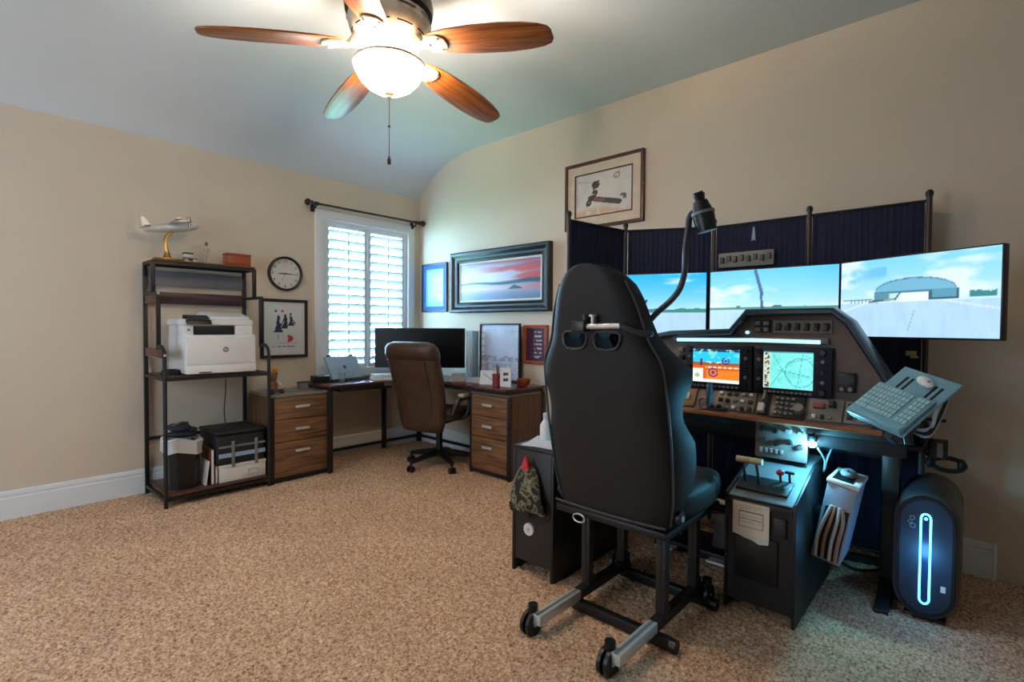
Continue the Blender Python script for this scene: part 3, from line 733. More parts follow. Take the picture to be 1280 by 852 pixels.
# things on the cabinet
DT = DZ + .001
pl = thing('stuffed_toy', 'small brown stuffed toy with dark shoes sitting on the left cabinet', 'toy', (-1.71, -.37, .691))
obj('body', MB().ell((0, 0, .06), (.038, .034, .05)).ell((0, -.005, .125), (.03, .028, .03)), mat('brown plush', (116, 84, 58), .95, var=.3, vscale=40, bump=.5, bscale=200), pl)
for s in (-1, 1):
    obj('ear', MB().ell((.026 * s, 0, .15), (.012, .007, .014)), mat('brown plush', (116, 84, 58), .95), pl)
    lgm = obj('leg', MB().tube([(.02 * s, -.01, .03), (.032 * s, -.06, .02)], .014, 8), mat('brown plush', (116, 84, 58), .95), pl)
    obj('shoe', MB().ell((.036 * s, -.075, .022), (.018, .024, .02)), M_blackplastic, lgm)
    obj('arm', MB().tube([(.032 * s, -.005, .09), (.048 * s, -.03, .06)], .011, 8), mat('cream plush', (198, 184, 160), .95), pl)
va = thing('flower_vase', 'little dark vase holding one orange flower behind the stuffed toy', 'vase', (-1.655, -.24, .691))
obj('vase', MB().lathe([(0, 0), (.025, 0), (.036, .03), (.03, .07), (.016, .10), (.02, .115), (0, .115)], n=18), M_blackplastic, va)
obj('stem', MB().tube([(0, 0, .11), (.004, 0, .15)], .003, 6), mat('green stem', (70, 90, 50), .6), va)
mb = MB()
for k in range(7): mb.ell((.004 + .02 * math.cos(k * .9), .02 * math.sin(k * .9), .165 + .008 * (k % 2)), (.018, .014, .024), 8, 6, (0, .5, k * .9))
obj('blossom', mb, mat('orange petals', (220, 150, 60), .7), va)
gb = thing('pen_tray', 'small grey open box at the back of the left cabinet', 'box', (-1.40, -.22, .691))
obj('box_body', MB().box(-.035, .035, -.03, .03, 0, .05, .003), M_gray, gb)
obj('box_rim', MB().box(-.038, .038, -.033, .033, .05, .058, .002), M_darkalu, gb)

# things on the desk
rt = thing('router_box', 'low black box at the left end of corner desk', 'box', (-1.25, -.23, DT))
obj('case', MB().box(-.06, .06, -.06, .06, 0, .055, .004), M_blackplastic, rt)
obj('front_strip', MB().box(-.05, .05, -.062, -.059, .02, .03), M_darkalu, rt)
gl = thing('drinking_glass', 'clear drinking glass beside the laptop stand', 'glass', (-1.10, -.33, DT))
mg = bpy.data.materials.new('clear glass'); n_, l_, b_ = nodes_of(mg); b_.inputs['Base Color'].default_value = (.8, .92, .95, 1); b_.inputs['Transmission Weight'].default_value = .9; b_.inputs['Roughness'].default_value = .03
obj('glass_body', MB().lathe([(0, 0), (.026, 0), (.030, .08), (.0285, .08), (.025, .006), (0, .006)], n=20), mg, gl)
lp = thing('laptop', 'closed grey laptop resting on a tilted stand in front of window', 'laptop', (-.99, -.26, DT), 8)
tl = R(58)
c_, s_ = math.cos(tl), math.sin(tl)
def tp(u, v, o): return (u, v * c_ + o * s_ * 1.0, v * s_ - o * c_ + .02)   # v up the slope, o behind the sheet
def slab(x0, x1, v0, v1, o0, o1):
    mb = MB(); P = [tp(x, v, o) for o in (o0, o1) for v in (v0, v1) for x in (x0, x1)]
    vs = [mb.bm.verts.new(p) for p in P]
    for f in ((0, 1, 3, 2), (4, 6, 7, 5), (0, 4, 5, 1), (2, 3, 7, 6), (0, 2, 6, 4), (1, 5, 7, 3)): mb.bm.faces.new([vs[k] for k in f])
    return mb
M_lap = mat('laptop aluminium', (150, 166, 182), .4, .2)
obj('lid', slab(-.17, .17, 0, .225, 0, .008), M_lap, lp, smooth=False)
obj('base', slab(-.17, .17, 0, .225, .009, .018), M_lap, lp, smooth=False)
obj('lid_badge', slab(-.012, .012, .10, .13, -.001, 0), M_darkalu, lp, smooth=False)
sd = thing('laptop_stand', 'black tilted stand holding the closed grey laptop', 'stand', (-.99, -.26, DT), 8)
obj('base_plate', MB().box(-.19, .19, -.03, .16, 0, .012, .003), M_blackplastic, sd)
obj('back_rest', slab(-.15, .15, 0, .2, .020, .026), M_blackplastic, sd, smooth=False)
for s in (-1, 1): obj('clip', slab(s * .12 - .018, s * .12 + .018, .227, .24, -.006, .026), M_blackplastic, sd, smooth=False)
mn = thing('monitor', 'wide black monitor switched off in the desk corner behind the office chair', 'monitor', (-.42, -.55, DT), -47.5)
obj('bezel', MB().box(-.425, .425, -.012, .03, .10, .475, .006), M_blackplastic, mn)
obj('screen', MB().box(-.415, .415, -.014, -.0125, .112, .466), mat('dark screen glass', (9, 10, 13), .3, spec=.2), mn)
obj('stand_neck', MB().box(-.035, .035, .03, .06, .01, .3, .006), M_black, mn)
obj('stand_foot', MB().box(-.14, .14, -.09, .13, 0, .014, .006), M_black, mn)
for nm, lab, x, y, w, d, h, c, rz in (
        ('paper_stack', 'white stack of papers on desk to the left of office chair back', -.72, -.40, .22, .16, .05, (226, 228, 230), -20),
        ('paper_box', 'white low box right of office chair under monitor edge', -.33, -.99, .13, .12, .075, (210, 216, 222), -47),
        ('paper_stack', 'flat stack of white sheets below the leaning board', -.26, -1.17, .16, .14, .035, (222, 216, 216), -80)):
    t = thing(nm, lab, 'papers', (x, y, DT), rz)
    for k in range(3):
        obj('sheets' if nm != 'paper_box' else ('box_body', 'box_band', 'box_lid')[k], MB().box(-w / 2 + .004 * k, w / 2 - .003 * k, -d / 2, d / 2 - .004 * k, h * k / 3, h * (k + 1) / 3 - .001, .002), mat('%s %s%d' % (nm, lab[:9], k), tuple(v - 6 * k for v in c), .7), t)
bd = thing('ring_binder', 'pale blue binder standing upright right of the dark monitor', 'binder', (-.14, -.94, DT), -85)
obj('cover', MB().box(-.04, .04, -.012, .08, 0, .45, .004), mat('pale blue card', (168, 196, 214), .5), bd)
obj('spine_strip', MB().box(-.012, .012, -.0135, -.012, .06, .4), M_white, bd)
def p_board(U, V):
    C = np.zeros(U.shape + (3,)) + np.array((196, 204, 222.0)) + (NZ.f(U * 6, V * 6)[..., None] - .5) * 30
    C = mixc(C, (236, 240, 244), rect(U, V, .0, .1, 0, 1) * (np.mod(V * 8, 1) < .7))
    C = mixc(C, (150, 158, 182), (np.abs(V - .36 - .03 * NZ.v(U * 9, V)) < .045) * (NZ.f(U * 16, V * 22) > .4)); C = mixc(C, (166, 174, 196), rect(U, V, .15, .95, .1, .3) * (NZ.f(U * 18, V * 22) > .52))
    C = mixc(C, (176, 184, 204), seg(U, V, (.1, .9), (.95, .88), .006))
    return C
framed('leaning_board', 'large white board with black frame standing on the desk against wall', (-.05, -1.245, DT + .262), -90, .50, .52, .016, .022, M_blackplastic, p_board, 60, 60, cat='board')
def p_card(U, V): return mixc(np.full(U.shape + (3,), 222.0), (150, 176, 170), seg(U, V, (.2, .75), (.75, .3), .05))
ph1 = thing('photo_stand', 'small white tilted card in front of the leaning board', 'card', (-.33, -1.37, DT), -60)
obj('card_back', MB().box(-.075, .075, 0.003, .008, 0, .12), M_white, ph1, rot=(R(-14), 0, 0))
cpic = picture('card_face', -.07, .07, .005, .115, .001, 16, 14, p_card, M_print, ph1, .0015); cpic.rotation_euler = (R(-14), 0, 0)
obj('easel_leg', MB().box(-.01, .01, .03, .05, 0, .07), M_white, ph1)
pcup = thing('pencil_cup', 'dark red pencil cup full of pencils near the desk end', 'cup', (-.36, -1.51, DT))
obj('cup', MB().lathe([(0, 0), (.042, 0), (.044, .10), (.039, .10), (.037, .006), (0, .006)], n=20), mat('dark red enamel', (128, 30, 38), .4), pcup)
for k, (x, y, c) in enumerate(((-.02, .01, (200, 170, 130)), (.015, .02, (70, 60, 70)), (.02, -.015, (206, 190, 160)), (-.012, -.02, (150, 60, 60)), (0, .0, (60, 66, 80)))):
    tag(obj('pencil', MB().tube([(-.36 + x * .5, -1.51 + y * .5, DT + .008), (-.36 + x * 1.5, -1.51 + y * 1.5, DT + .155 + .01 * (k % 3)), (-.36 + x * 1.6, -1.51 + y * 1.6, DT + .168 + .01 * (k % 3))], [.004, .004, .0008], 6), mat('pencil %d' % k, c, .5)), '%s pencil standing in the dark red cup on the corner desk' % ('tan', 'dark grey', 'cream', 'red', 'slate blue')[k], 'pencil', 'pencils in the red cup')
def p_photo(U, V):
    C = np.full(U.shape + (3,), 226.0)
    for v in (.68, .36): C = mixc(C, (52, 52, 62), disc(U, V, .38, v, .16, .1) + disc(U, V, .64, v + .02, .13, .1))
    return C
framed('desk_photo', 'small white frame with two dark pictures right of pencil cup', (-.38, -1.625, DT + .08), -75, .10, .155, .008, .012, M_white, p_photo, 24, 36, cat='photo')
bx = thing('wooden_bowl', 'small brown wooden bowl at the end of corner desk', 'bowl', (-.20, -1.66, DT))
obj('bowl', MB().lathe([(0, 0), (.03, 0), (.055, .03), (.06, .06), (.055, .06), (.045, .025), (0, .01)], n=20), M_redwood, bx)

# ================================================================== OFFICE CHAIR
oc = thing('office_chair', 'brown leather office chair with padded back at the corner desk', 'office chair', (-.525, -.965, 0), 15)
# local +x is forward
for k in range(5):
    a = R(72 * k + 20); d = Vector((math.cos(a), math.sin(a), 0)); s = Vector((-d.y, d.x, 0))
    obj('base_leg', MB().tube([d * .03 + Vector((0, 0, .125)), d * .15 + Vector((0, 0, .11)), d * .30 + Vector((0, 0, .085))], [.034, .026, .018], 8), M_blackplastic, oc)
    mb = MB()
    c = d * .30
    for t in (-1, 1): mb.cyl(c + s * (.008 * t) + Vector((0, 0, .028)), c + s * (.026 * t) + Vector((0, 0, .028)), .028, n=14)
    mb.cyl(c + Vector((0, 0, .03)), c + Vector((0, 0, .085)), .009)
    obj('caster', mb, M_blackplastic, oc)
obj('gas_lift', MB().cyl((0, 0, .10), (0, 0, .30), .028).cyl((0, 0, .28), (0, 0, .43), .018), M_black, oc)
obj('tilt_mechanism', MB().box(-.13, .13, -.09, .09, .38, .43, .015), M_black, oc)
def seat_loft(x0, x1, hw, z0, z1, nose=.03):
    mb = MB(); rings = []
    for t in np.linspace(0, 1, 9):
        x = x0 + (x1 - x0) * t; e = min(1, math.sqrt(max(0.02, 1 - (2 * t - 1) ** 6)))
        ring = []
        for a in np.linspace(0, 2 * math.pi, 20, endpoint=False):
            ca, sa = math.cos(a), math.sin(a); p = .45
            ring.append((x, hw * e * math.copysign(abs(ca) ** p, ca), (z0 + z1) / 2 + (z1 - z0) / 2 * e * math.copysign(abs(sa) ** p, sa) - nose * max(0, t - .75) * 2))
        rings.append(ring)
    return mb.ring_faces(rings)
obj('seat', seat_loft(-.24, .27, .255, .43, .53), M_leather, oc, ang=60)
def back_loft(sect, lean, n=26, pw=.5):
    mb = MB(); rings = []
    for z, hw, dp, xo in sect:
        ring = []
        for a in np.linspace(0, 2 * math.pi, n, endpoint=False):
            ca, sa = math.cos(a), math.sin(a)
            ring.append((xo + dp * math.copysign(abs(sa) ** .75, sa), hw * math.copysign(abs(ca) ** pw, ca), z))
        rings.append(ring)
    return mb.ring_faces(rings)
bk = [(.345, .15, .02, -.235), (.355, .195, .045, -.236), (.43, .220, .06, -.240), (.62, .240, .065, -.265), (.80, .250, .07, -.315), (.93, .25, .072, -.36), (.955, .252, .066, -.37)]
obj('backrest', back_loft(bk, 0), M_leather, oc, ang=60)
hd = [(.945, .23, .05, -.365), (.955, .255, .075, -.367), (1.0, .255, .09, -.38), (1.05, .245, .088, -.393), (1.085, .215, .068, -.402), (1.10, .16, .03, -.405)]
obj('head_cushion', back_loft(hd, 0), M_leather, oc, ang=60)
for s in (-1, 1):
    obj('back_seam', MB().tube([(-.295, .13 * s, .44), (-.331, .15 * s, .62), (-.386, .155 * s, .80), (-.434, .155 * s, .94)], .006, 6, 4), M_leather, oc)
    arm = obj('armrest', MB().tube([(-.20, .27 * s, .50), (-.18, .29 * s, .57), (-.12, .30 * s, .625), (.05, .30 * s, .635), (.14, .30 * s, .62)], [.018, .02, .02, .02, .018], 10, 4), M_blackplastic, oc)
    obj('arm_pad', MB().cbox((.0, .30 * s, .65), (.26, .062, .036), bev=.016, seg=3), M_leather if s > 0 else mat('tan arm pad', (176, 160, 138), .5), arm)
    obj('arm_strut', MB().tube([(-.05, .20 * s, .44), (.0, .28 * s, .47), (.03, .30 * s, .62)], [.016, .018, .016], 8, 4), M_blackplastic, arm)
# ================================================================== FLIGHT SIMULATOR COCKPIT
# sim desk (origin under its middle; -y faces the pilot, local x runs to the right)
SD = thing('simulator_desk', 'black desk carrying the flight panel and triple monitors', 'desk', (-.5, -3.4, 0), -90)
obj('desk_top', MB().box(-.85, .85, -.33, .38, .755, .79, .004), M_charcoal, SD)
obj('front_apron', MB().box(-.85, .85, -.325, -.30, .70, .754, .003), M_black, SD)
for s in (-1, 1):
    lg = obj('leg', MB().box(s * .77 - .033, s * .77 + .033, -.02, .06, .03, .70, .004), M_darkalu, SD)
    obj('foot', MB().prism([(-.25, 0), (.36, 0), (.36, .03), (.08, .075), (-.04, .075), (-.25, .022)], 'X', s * .77 - .027, s * .77 + .027, .004), M_black, SD)
    obj('top_arm', MB().box(s * .77 - .02, s * .77 + .02, -.29, .34, .70, .754, .003), M_black, SD)
obj('cross_beam', MB().box(-.76, .76, .0, .04, .62, .70, .003), M_black, SD)

# divider
dv = thing('folding_screen', 'dark navy fabric folding screen with slim posts behind the monitors', 'room divider', (-.15, -3.735, 0))
DP = [(-.15, -4.26), (-.15, -3.735), (-.15, -3.20), (-.40, -2.714), (-.93, -2.638)]
for k, (x, y) in enumerate(DP):
    p = obj('post', MB().cyl((x + .15, y + 3.735, 0), (x + .15, y + 3.735, 1.885), .0125, n=12), mat('divider post', (74, 60, 56), .4, .4), dv)
    obj('post_cap', MB().lathe([(0, 0), (.016, 0), (.017, .02), (.008, .03), (0, .03)], (x + .15, y + 3.735, 1.885), 12), M_black, p)
for (xa, ya), (xb, yb) in zip(DP, DP[1:]):
    a = Vector((xa + .15, ya + 3.735, 0)); b = Vector((xb + .15, yb + 3.735, 0)); d = (b - a); Ln = d.length; d.normalize(); nrm = Vector((d.y, -d.x, 0))
    mb = MB(); n = 60; V1 = []
    for z in (.06, .9, 1.86):
        V1.append([a + d * (.016 + (Ln - .032) * i / n) + nrm * (.0022 * math.sin(i * 1.9) + .001 * math.sin(i * .7)) + Vector((0, 0, z)) for i in range(n + 1)])
    front = V1; back = [[p + nrm * .003 for p in r] for r in V1]
    mb.ring_faces([f + list(reversed(g)) for f, g in zip(front, back)])
    obj('fabric_panel', mb, M_fabric, dv)
    for z in (.05, 1.862):
        obj('panel_rail', MB().tube([a + d * .012 + Vector((0, 0, z)), b - d * .012 + Vector((0, 0, z))], .007, 8), M_black, dv)
sw = thing('switch_strip', 'grey strip of small switches on the screen above the middle monitor', 'panel', (-.154, -3.40, 1.645), -90)
obj('plate', MB().box(-.16, .16, -.02, 0, -.045, .045, .003), mat('pale grey plate', (128, 124, 116), .5), sw)
for k in range(8): obj('switch', MB().cbox((-.135 + .0385 * k, -.026, .008 * (k % 2)), (.022, .014, .036), bev=.003), mat('dark switch %d' % (k % 2), ((52, 50, 52), (84, 78, 70))[k % 2], .4), sw)
em = thing('badge', 'small pale blue arrowhead badge pinned to the screen fabric', 'badge', (-.154, -3.44, 1.79), -90)
obj('badge_plate', MB().prism([(-.012, -.04), (0, -.03), (.012, -.04), (.004, .045), (-.004, .045)], 'Y', -.004, 0), mat('pale blue enamel', (130, 160, 196), .4), em)
pt = thing('fabric_patch', 'small cream patch on the screen under the rightmost monitor', 'patch', (-.154, -4.205, 1.105), -90)
obj('patch', MB().box(-.022, .022, -.003, 0, -.012, .012, .001), mat('cream patch', (200, 186, 140), .8), pt)
obj('patch_tail', MB().box(-.004, .03, -.003, 0, -.024, -.013, .001), mat('cream patch', (200, 186, 140), .8), pt)

# screens
NS = Noise(11)
def sky(U, V, hz, seed, cl=.5, blue=(88, 186, 240)):
    t = np.clip((V - hz) / (1 - hz), 0, 1)[..., None]
    C = np.array((196, 228, 244.0)) * (1 - t ** .7) + np.array(blue, float) * t ** .7
    n = NS.f(U * 4 + seed, V * 7 + seed, 4)
    C = mixc(C, (222, 236, 244), np.clip((n - cl) * 4, 0, .85) * (V > hz))
    g = np.array((172, 208, 234.0)) + (NS.f(U * 30 + 7, V * 4, 2)[..., None] - .5) * 14
    return np.where((V < hz)[..., None], g, C)
def s_left(U, V):
    C = sky(U, V, .36, 3, .62, (40, 176, 240))
    C = mixc(C, (60, 140, 130), ((V > .355) & (V < .385 + .05 * NS.f(U * 14, V * 0 + 2))).astype(float))
    C = mixc(C, (70, 120, 150), ((V > .35) & (V < .37 + .04 * NS.f(U * 30, V * 0 + 5)) & (U < .55)).astype(float))
    C = mixc(C, (34, 62, 92), seg(U, V, (.44, .46), (.47, .56), .018, 1.77)); C = mixc(C, (60, 100, 130), seg(U, V, (.40, .41), (.55, .41), .008, 1.77))
    C = mixc(C, (214, 226, 240), seg(U, V, (.30, .22), (.52, .0), .02, 1.77))
    return C
def s_mid(U, V):
    C = sky(U, V, .40, 6, .56, (84, 190, 242))
    C = mixc(C, (60, 130, 120), ((V > .395) & (V < .415 + .025 * NS.f(U * 18, V * 0 + 4))).astype(float))
    C = mixc(C, (64, 110, 120), disc(U, V, .25, .425, .02, .03) + disc(U, V, .56, .43, .04, .02))
    C = mixc(C, (36, 84, 136), seg(U, V, (.385, .98), (.44, .62), .024, 1.77)); C = mixc(C, (36, 84, 136), seg(U, V, (.43, .66), (.455, .2), .018, 1.77)); C = mixc(C, (40, 90, 140), seg(U, V, (.455, .42), (.50, .22), .014, 1.77))
    return C
def s_right(U, V):
    C = sky(U, V, .44, 1, .44, (120, 204, 240))
    C = mixc(C, (104, 186, 226), np.clip((NS.f(U * 5, V * 6 + 30) - .5) * 5, 0, .9) * rect(U, V, .04, .34, .68, .9))
    # arched hangar
    x = (U - .515) / .255
    C = mixc(C, (112, 176, 206), ((np.abs(x) < 1) & (V < .575 + .15 * np.sqrt(np.clip(1 - x * x, 0, 1))) & (V > .565)).astype(float))
    C = mixc(C, (78, 128, 156), ((np.abs(x) < 1) & (np.abs(V - .575 - .15 * np.sqrt(np.clip(1 - x * x, 0, 1))) < .008)).astype(float))
    C = mixc(C, (70, 120, 140), rect(U, V, .255, .78, .555, .575)); C = mixc(C, (84, 142, 164), rect(U, V, .255, .36, .465, .56)); C = mixc(C, (88, 150, 178), rect(U, V, .635, .785, .455, .57))
    C = mixc(C, (220, 236, 244), rect(U, V, .43, .615, .44, .555)); C = mixc(C, (52, 92, 112), rect(U, V, .635, .785, .455, .47) + rect(U, V, .775, .785, .455, .57) + rect(U, V, .615, .635, .455, .555))
    C = mixc(C, (140, 160, 140), seg(U, V, (.22, .45), (.40, .475), .014, 1.77)); C = mixc(C, (64, 96, 104), seg(U, V, (.40, .47), (.43, .55), .01, 1.77) + seg(U, V, (.23, .46), (.32, .47), .008, 1.77) + rect(U, V, .27, .32, .45, .475))
    C = mixc(C, (70, 110, 126), rect(U, V, .02, .24, .475, .49)); 
    for k in range(6): C = mixc(C, (70, 110, 126), rect(U, V, .08 + .028 * k, .088 + .028 * k, .44, .485))
    C = mixc(C, (60, 130, 140), ((V > .46) & (V < .50 + .06 * NS.f(U * 16, V * 0 + 8)) & (U > .84) & (U < .98)).astype(float))
    C = mixc(C, (130, 156, 172), seg(U, V, (.485, .06), (.525, .32), .004, 1.77)); C = mixc(C, (206, 226, 238), seg(U, V, (.2, .44), (-.2, .2), .01, 1.77) + seg(U, V, (.7, .44), (1.2, .25), .008, 1.77))
    return C
M_scr = pic_mat('glowing display', 0.85, .25)
M_navybez = mat('dark bezel', (14, 22, 40), .35)
for lab, cx, cy, rz, fn in (('left flight monitor of three showing sky above an airfield', -.615, -3.005, -70.4, s_left),
                            ('middle flight monitor of three showing runway horizon and a propeller', -.5, -3.633, -90, s_mid),
                            ('rightmost flight monitor of three showing an arched hangar', -.645, -4.236, -117.05, s_right)):
    t = thing('flight_monitor', lab, 'monitor', (cx, cy, 1.183), rz, 'triple flight monitors')
    obj('bezel', MB().box(-.319, .319, 0, .035, 0, .364, .004), M_navybez, t)
    picture('screen', -.313, .313, .008, .358, -.0015, 144, 82, fn, M_scr, t, .001)
    obj('mount_plate', MB().box(-.06, .06, .0352, .06, .12, .24, .004), M_black, t)
ms = thing('monitor_stand', 'black post and cross arm holding the three flight monitors', 'stand', (-.34, -3.633, .79), -90)
obj('base_plate', MB().box(-.13, .13, -.10, .13, 0.001, .014, .004), M_black, ms)
obj('stand_post', MB().cyl((0, .02, .014), (0, .02, .62), .024), M_black, ms)
obj('cross_arm', MB().tube([(-.60, -.17, .575), (-.36, -.05, .575), (0, -.03, .575), (.36, -.05, .575), (.60, -.18, .575)], .016, 10), M_black, ms)
obj('centre_plate', MB().box(-.05, .05, -.098, -.04, .53, .62, .003), M_black, ms)

# instrument panel (local x right, -y toward the pilot)
FPn = thing('cockpit_dashboard', 'brown-grey cockpit instrument panel with arched dark glareshield', 'instrument panel', (-.80, -3.58, 0), -90)
top = [(-.62, .80), (-.61, 1.07), (-.46, 1.16), (-.33, 1.185), (-.02, 1.20), (.055, 1.288), (.40, 1.288), (.452, 1.243), (.592, 1.01), (.62, .90), (.62, .80)]
M_fascia = mat('taupe fascia', (112, 96, 90), .55, var=.06, bump=.08, bscale=300)
obj('fascia', MB().prism(top, 'Y', -.004, .018, .002), M_fascia, FPn)
pth = [Vector((x, 0, z)) for x, z in [(-.625, .84), (-.615, 1.07), (-.47, 1.165), (-.33, 1.192), (-.025, 1.205), (.05, 1.298), (.405, 1.298), (.462, 1.25), (.60, 1.015), (.632, .90)]]
rings = []
for i, p in enumerate(pth):
    d = (pth[min(i + 1, len(pth) - 1)] - pth[max(i - 1, 0)]).normalized(); o = Vector((-d.z, 0, d.x))
    rings.append([p + o * h + Vector((0, y, 0)) for y, h in ((-.055, -.012), (-.065, -.004), (-.065, .008), (-.05, .018), (.08, .018), (.10, .008), (.10, -.008), (.09, -.012))])
obj('glareshield', MB().ring_faces(rings), mat('dark blue vinyl', (20, 34, 52), .35, bump=.1), FPn, ang=40)
M_led = mat('led strip', (230, 250, 255), .4, emit=((166, 220, 242), .9))
obj('light_strip', MB().tube([(-.30, -.035, 1.163), (.10, -.035, 1.168), (.36, -.035, 1.165)], .009, 8), M_led, FPn)
obj('strip_housing', MB().box(-.33, .39, -.03, -.005, 1.158, 1.182, .004), M_gray, FPn)
dot = obj('status_light', MB().cyl((.045, -.02, 1.205), (.045, -.005, 1.205), .008), M_led, FPn)
# switch rows under the arch
rw = obj('overhead_switch_plate', MB().box(.16, .40, -.012, -.004, 1.205, 1.262, .002), mat('grey switch plate', (136, 126, 116), .5), FPn)
for k in range(6): obj('rocker_switch', MB().cbox((.183 + .039 * k, -.018, 1.232), (.024, .016, .034), rot=(R(-14), 0, 0), bev=.003), M_blackplastic, rw)
rw2 = obj('ignition_plate', MB().box(.075, .15, -.012, -.004, 1.205, 1.268, .002), M_charcoal, FPn)
for k in range(4): obj('toggle', MB().cbox((.093 + .038 * (k % 2), -.018, 1.22 + .03 * (k // 2)), (.022, .014, .018), bev=.002), M_gray, rw2)
# displays
def p_pfd(U, V):
    C = np.where((V > .60)[..., None], np.array((40, 196, 240.0)), np.array((214, 92, 30.0)))
    C = mixc(C, (150, 90, 60), rect(U, V, 0, 1, .52, .60)); C = mixc(C, (236, 128, 40), rect(U, V, .3, 1, .1, .38))
    C = mixc(C, (232, 226, 190), rect(U, V, .28, 1, .44, .48) * (np.mod(U * 9, 1) < .7))
    C = mixc(C, (230, 240, 240), rect(U, V, 0, .23, .1, .42)); C = mixc(C, (150, 190, 120), disc(U, V, .1, .2, .06, .06))
    C = mixc(C, (230, 238, 240), rect(U, V, 0, 1, 0, .1)); C = mixc(C, (34, 54, 110), rect(U, V, .0, 1, .93, 1))
    for u, v, rr in ((.45, .30, .12), (.72, .66, .09)):
        dd = np.hypot((U - u) * 1.3, V - v); C = mixc(C, (70, 40, 120), (np.abs(dd - rr) < .018).astype(float)); C = mixc(C, (110, 50, 110), (dd < rr * .45).astype(float))
    C = mixc(C, (100, 40, 60), rect(U, V, .16, .22, .5, .72)); C = mixc(C, (120, 220, 210), (NS.f(U * 14, V * 12) > .62) * (V > .74))
    C = mixc(C, (250, 250, 250), seg(U, V, (.30, .62), (.40, .6), .012, 1.3) + seg(U, V, (.52, .6), (.62, .62), .012, 1.3))
    return C
def p_mfd(U, V):
    C = np.zeros(U.shape + (3,)) + np.array((118, 226, 220.0)) + (NS.f(U * 9, V * 9)[..., None] - .5) * 44
    for a, b in (((.15, .05), (.5, .7)), ((.5, .7), (.95, .85)), ((.2, .9), (.6, .1)), ((.3, .5), (.95, .35)), ((.7, .1), (.8, .95))): C = mixc(C, (62, 160, 160), seg(U, V, a, b, .008, 1.3))
    C = mixc(C, (50, 130, 140), (np.abs(np.hypot((U - .75) * 1.3, V - .45) - .38) < .008).astype(float))
    C = mixc(C, (206, 214, 190), rect(U, V, 0, .14, 0, 1)); C = mixc(C, (60, 76, 84), rect(U, V, .02, .12, 0, 1) * (NS.f(U * 20, V * 26) > .52))
    C = mixc(C, (60, 150, 160), rect(U, V, 0, 1, .96, 1))
    return C
M_key = mat('grey button', (120, 128, 138), .45); M_bez = mat('navy display bezel', (18, 24, 46), .4)
def display(x0, x1, z0, z1, sx0, sx1, sz0, sz1, fn, lab):
    b = obj('display_bezel', MB().box(x0, x1, -.036, -.004, z0, z1, .005), M_bez, FPn, label=lab)
    picture('screen', sx0, sx1, sz0, sz1, -.0375, 60, 48, fn, M_scr, b, .001)
    n = 11
    for k in range(n): obj('soft_key', MB().cbox((sx0 + (sx1 - sx0) * (k + .5) / n, -.038, z0 + .011), (.014, .006, .010), bev=.002), M_key, b)
    for xs in ((x0 + sx0) / 2, (x1 + sx1) / 2):
        for k, zz in enumerate((.10, .30, .50, .72, .90)):
            z = z0 + (z1 - z0) * zz; r = .015 if k in (0, 4) else .009
            obj('knob', MB().cyl((xs, -.052 if r > .01 else -.044, z), (xs, -.036, z), r * .8, r, 14), M_key if k % 2 else M_blackplastic, b)
display(-.25, .076, .922, 1.140, -.212, .018, .952, 1.118, p_pfd, 'display showing orange and blue attitude picture')
display(.084, .408, .920, 1.140, .128, .335, .948, 1.118, p_mfd, 'display showing pale turquoise moving map')
sb = obj('standby_unit', MB().box(.425, .492, -.022, -.004, .950, 1.035, .003), M_blackplastic, FPn)
for x in (.443, .474):
    obj('knob', MB().cyl((x, -.034, .965), (x, -.022, .965), .009), M_gray, sb)
    obj('small_window', MB().box(x - .011, x + .011, -.0235, -.0221, .992, 1.022), mat('smoked window', (50, 54, 58), .2), sb)
for k in range(5): obj('side_switch', MB().cbox((-.285, -.014, .95 + .04 * k), (.026, .02, .026), bev=.003), (M_gray, M_white, M_gray, M_charcoal, M_gray)[k], FPn)
# lower console: slope from (y=-.015,z=.925) to (y=-.085,z=.812)
obj('lower_console', MB().prism([(-.004, .918), (-.02, .918), (-.085, .815), (-.085, .80), (-.004, .80)], 'X', -.46, .56, .002), M_fascia, FPn)
obj('front_lip', MB().box(-.46, .60, -.112, -.086, .795, .816, .005), mat('brown wood lip', (150, 98, 66), .45, var=.1), FPn)
SL = math.atan2(.065, .103)
def on(x, f, w, h, t=.010):   # centre on slope, f from bottom (0) to top (1)
    return dict(c=(x, -.085 + .065 * f - t * .5 * math.cos(SL), .815 + .103 * f + t * .5 * math.sin(SL)), s=(w, t, h), rot=(-SL, 0, 0))
def module(nm, x, f, w, h, m, t=.010, lab=None, par=None):
    return obj(nm, MB().cbox(**on(x, f, w, h, t), bev=.002), m, par or FPn, label=lab)
M_mod = mat('module grey', (122, 116, 110), .5)
m1 = module('park_brake_plate', -.245, .5, .12, .10, mat('tan plate', (150, 118, 88), .5))
module('white_switch', -.235, .5, .045, .035, M_white, .026, par=m1)
# grip lever
gv = obj('grip_lever', MB().tube([(-.105, -.075, .84), (-.095, -.12, .86), (-.085, -.135, .91), (-.088, -.13, .955)], [.016, .014, .016, .012], 10, 4), mat('blue grey grip', (60, 96, 112), .35), FPn)
obj('lever_ring', MB().tube([(-.135 + .026 * math.cos(a), -.085, .85 + .026 * math.sin(a)) for a in np.linspace(0, 6.28, 13)[:-1]], .007, 8, 2, True), M_gray, gv)
m2 = module('switch_module', .01, .5, .185, .10, M_mod)
for r_ in range(3):
    for k in range(5): module('button', -.06 + .035 * k, .2 + .3 * r_, .018, .016, (M_blackplastic, M_gray, M_white, M_charcoal)[(r_ * 3 + k) % 4], .022, par=m2)
m3 = module('selector_module', .135, .5, .05, .105, M_charcoal)
module('selector_knob', .135, .3, .026, .04, M_white, .036, par=m3); module('selector_lever', .142, .75, .012, .04, M_gray, .04, par=m3)
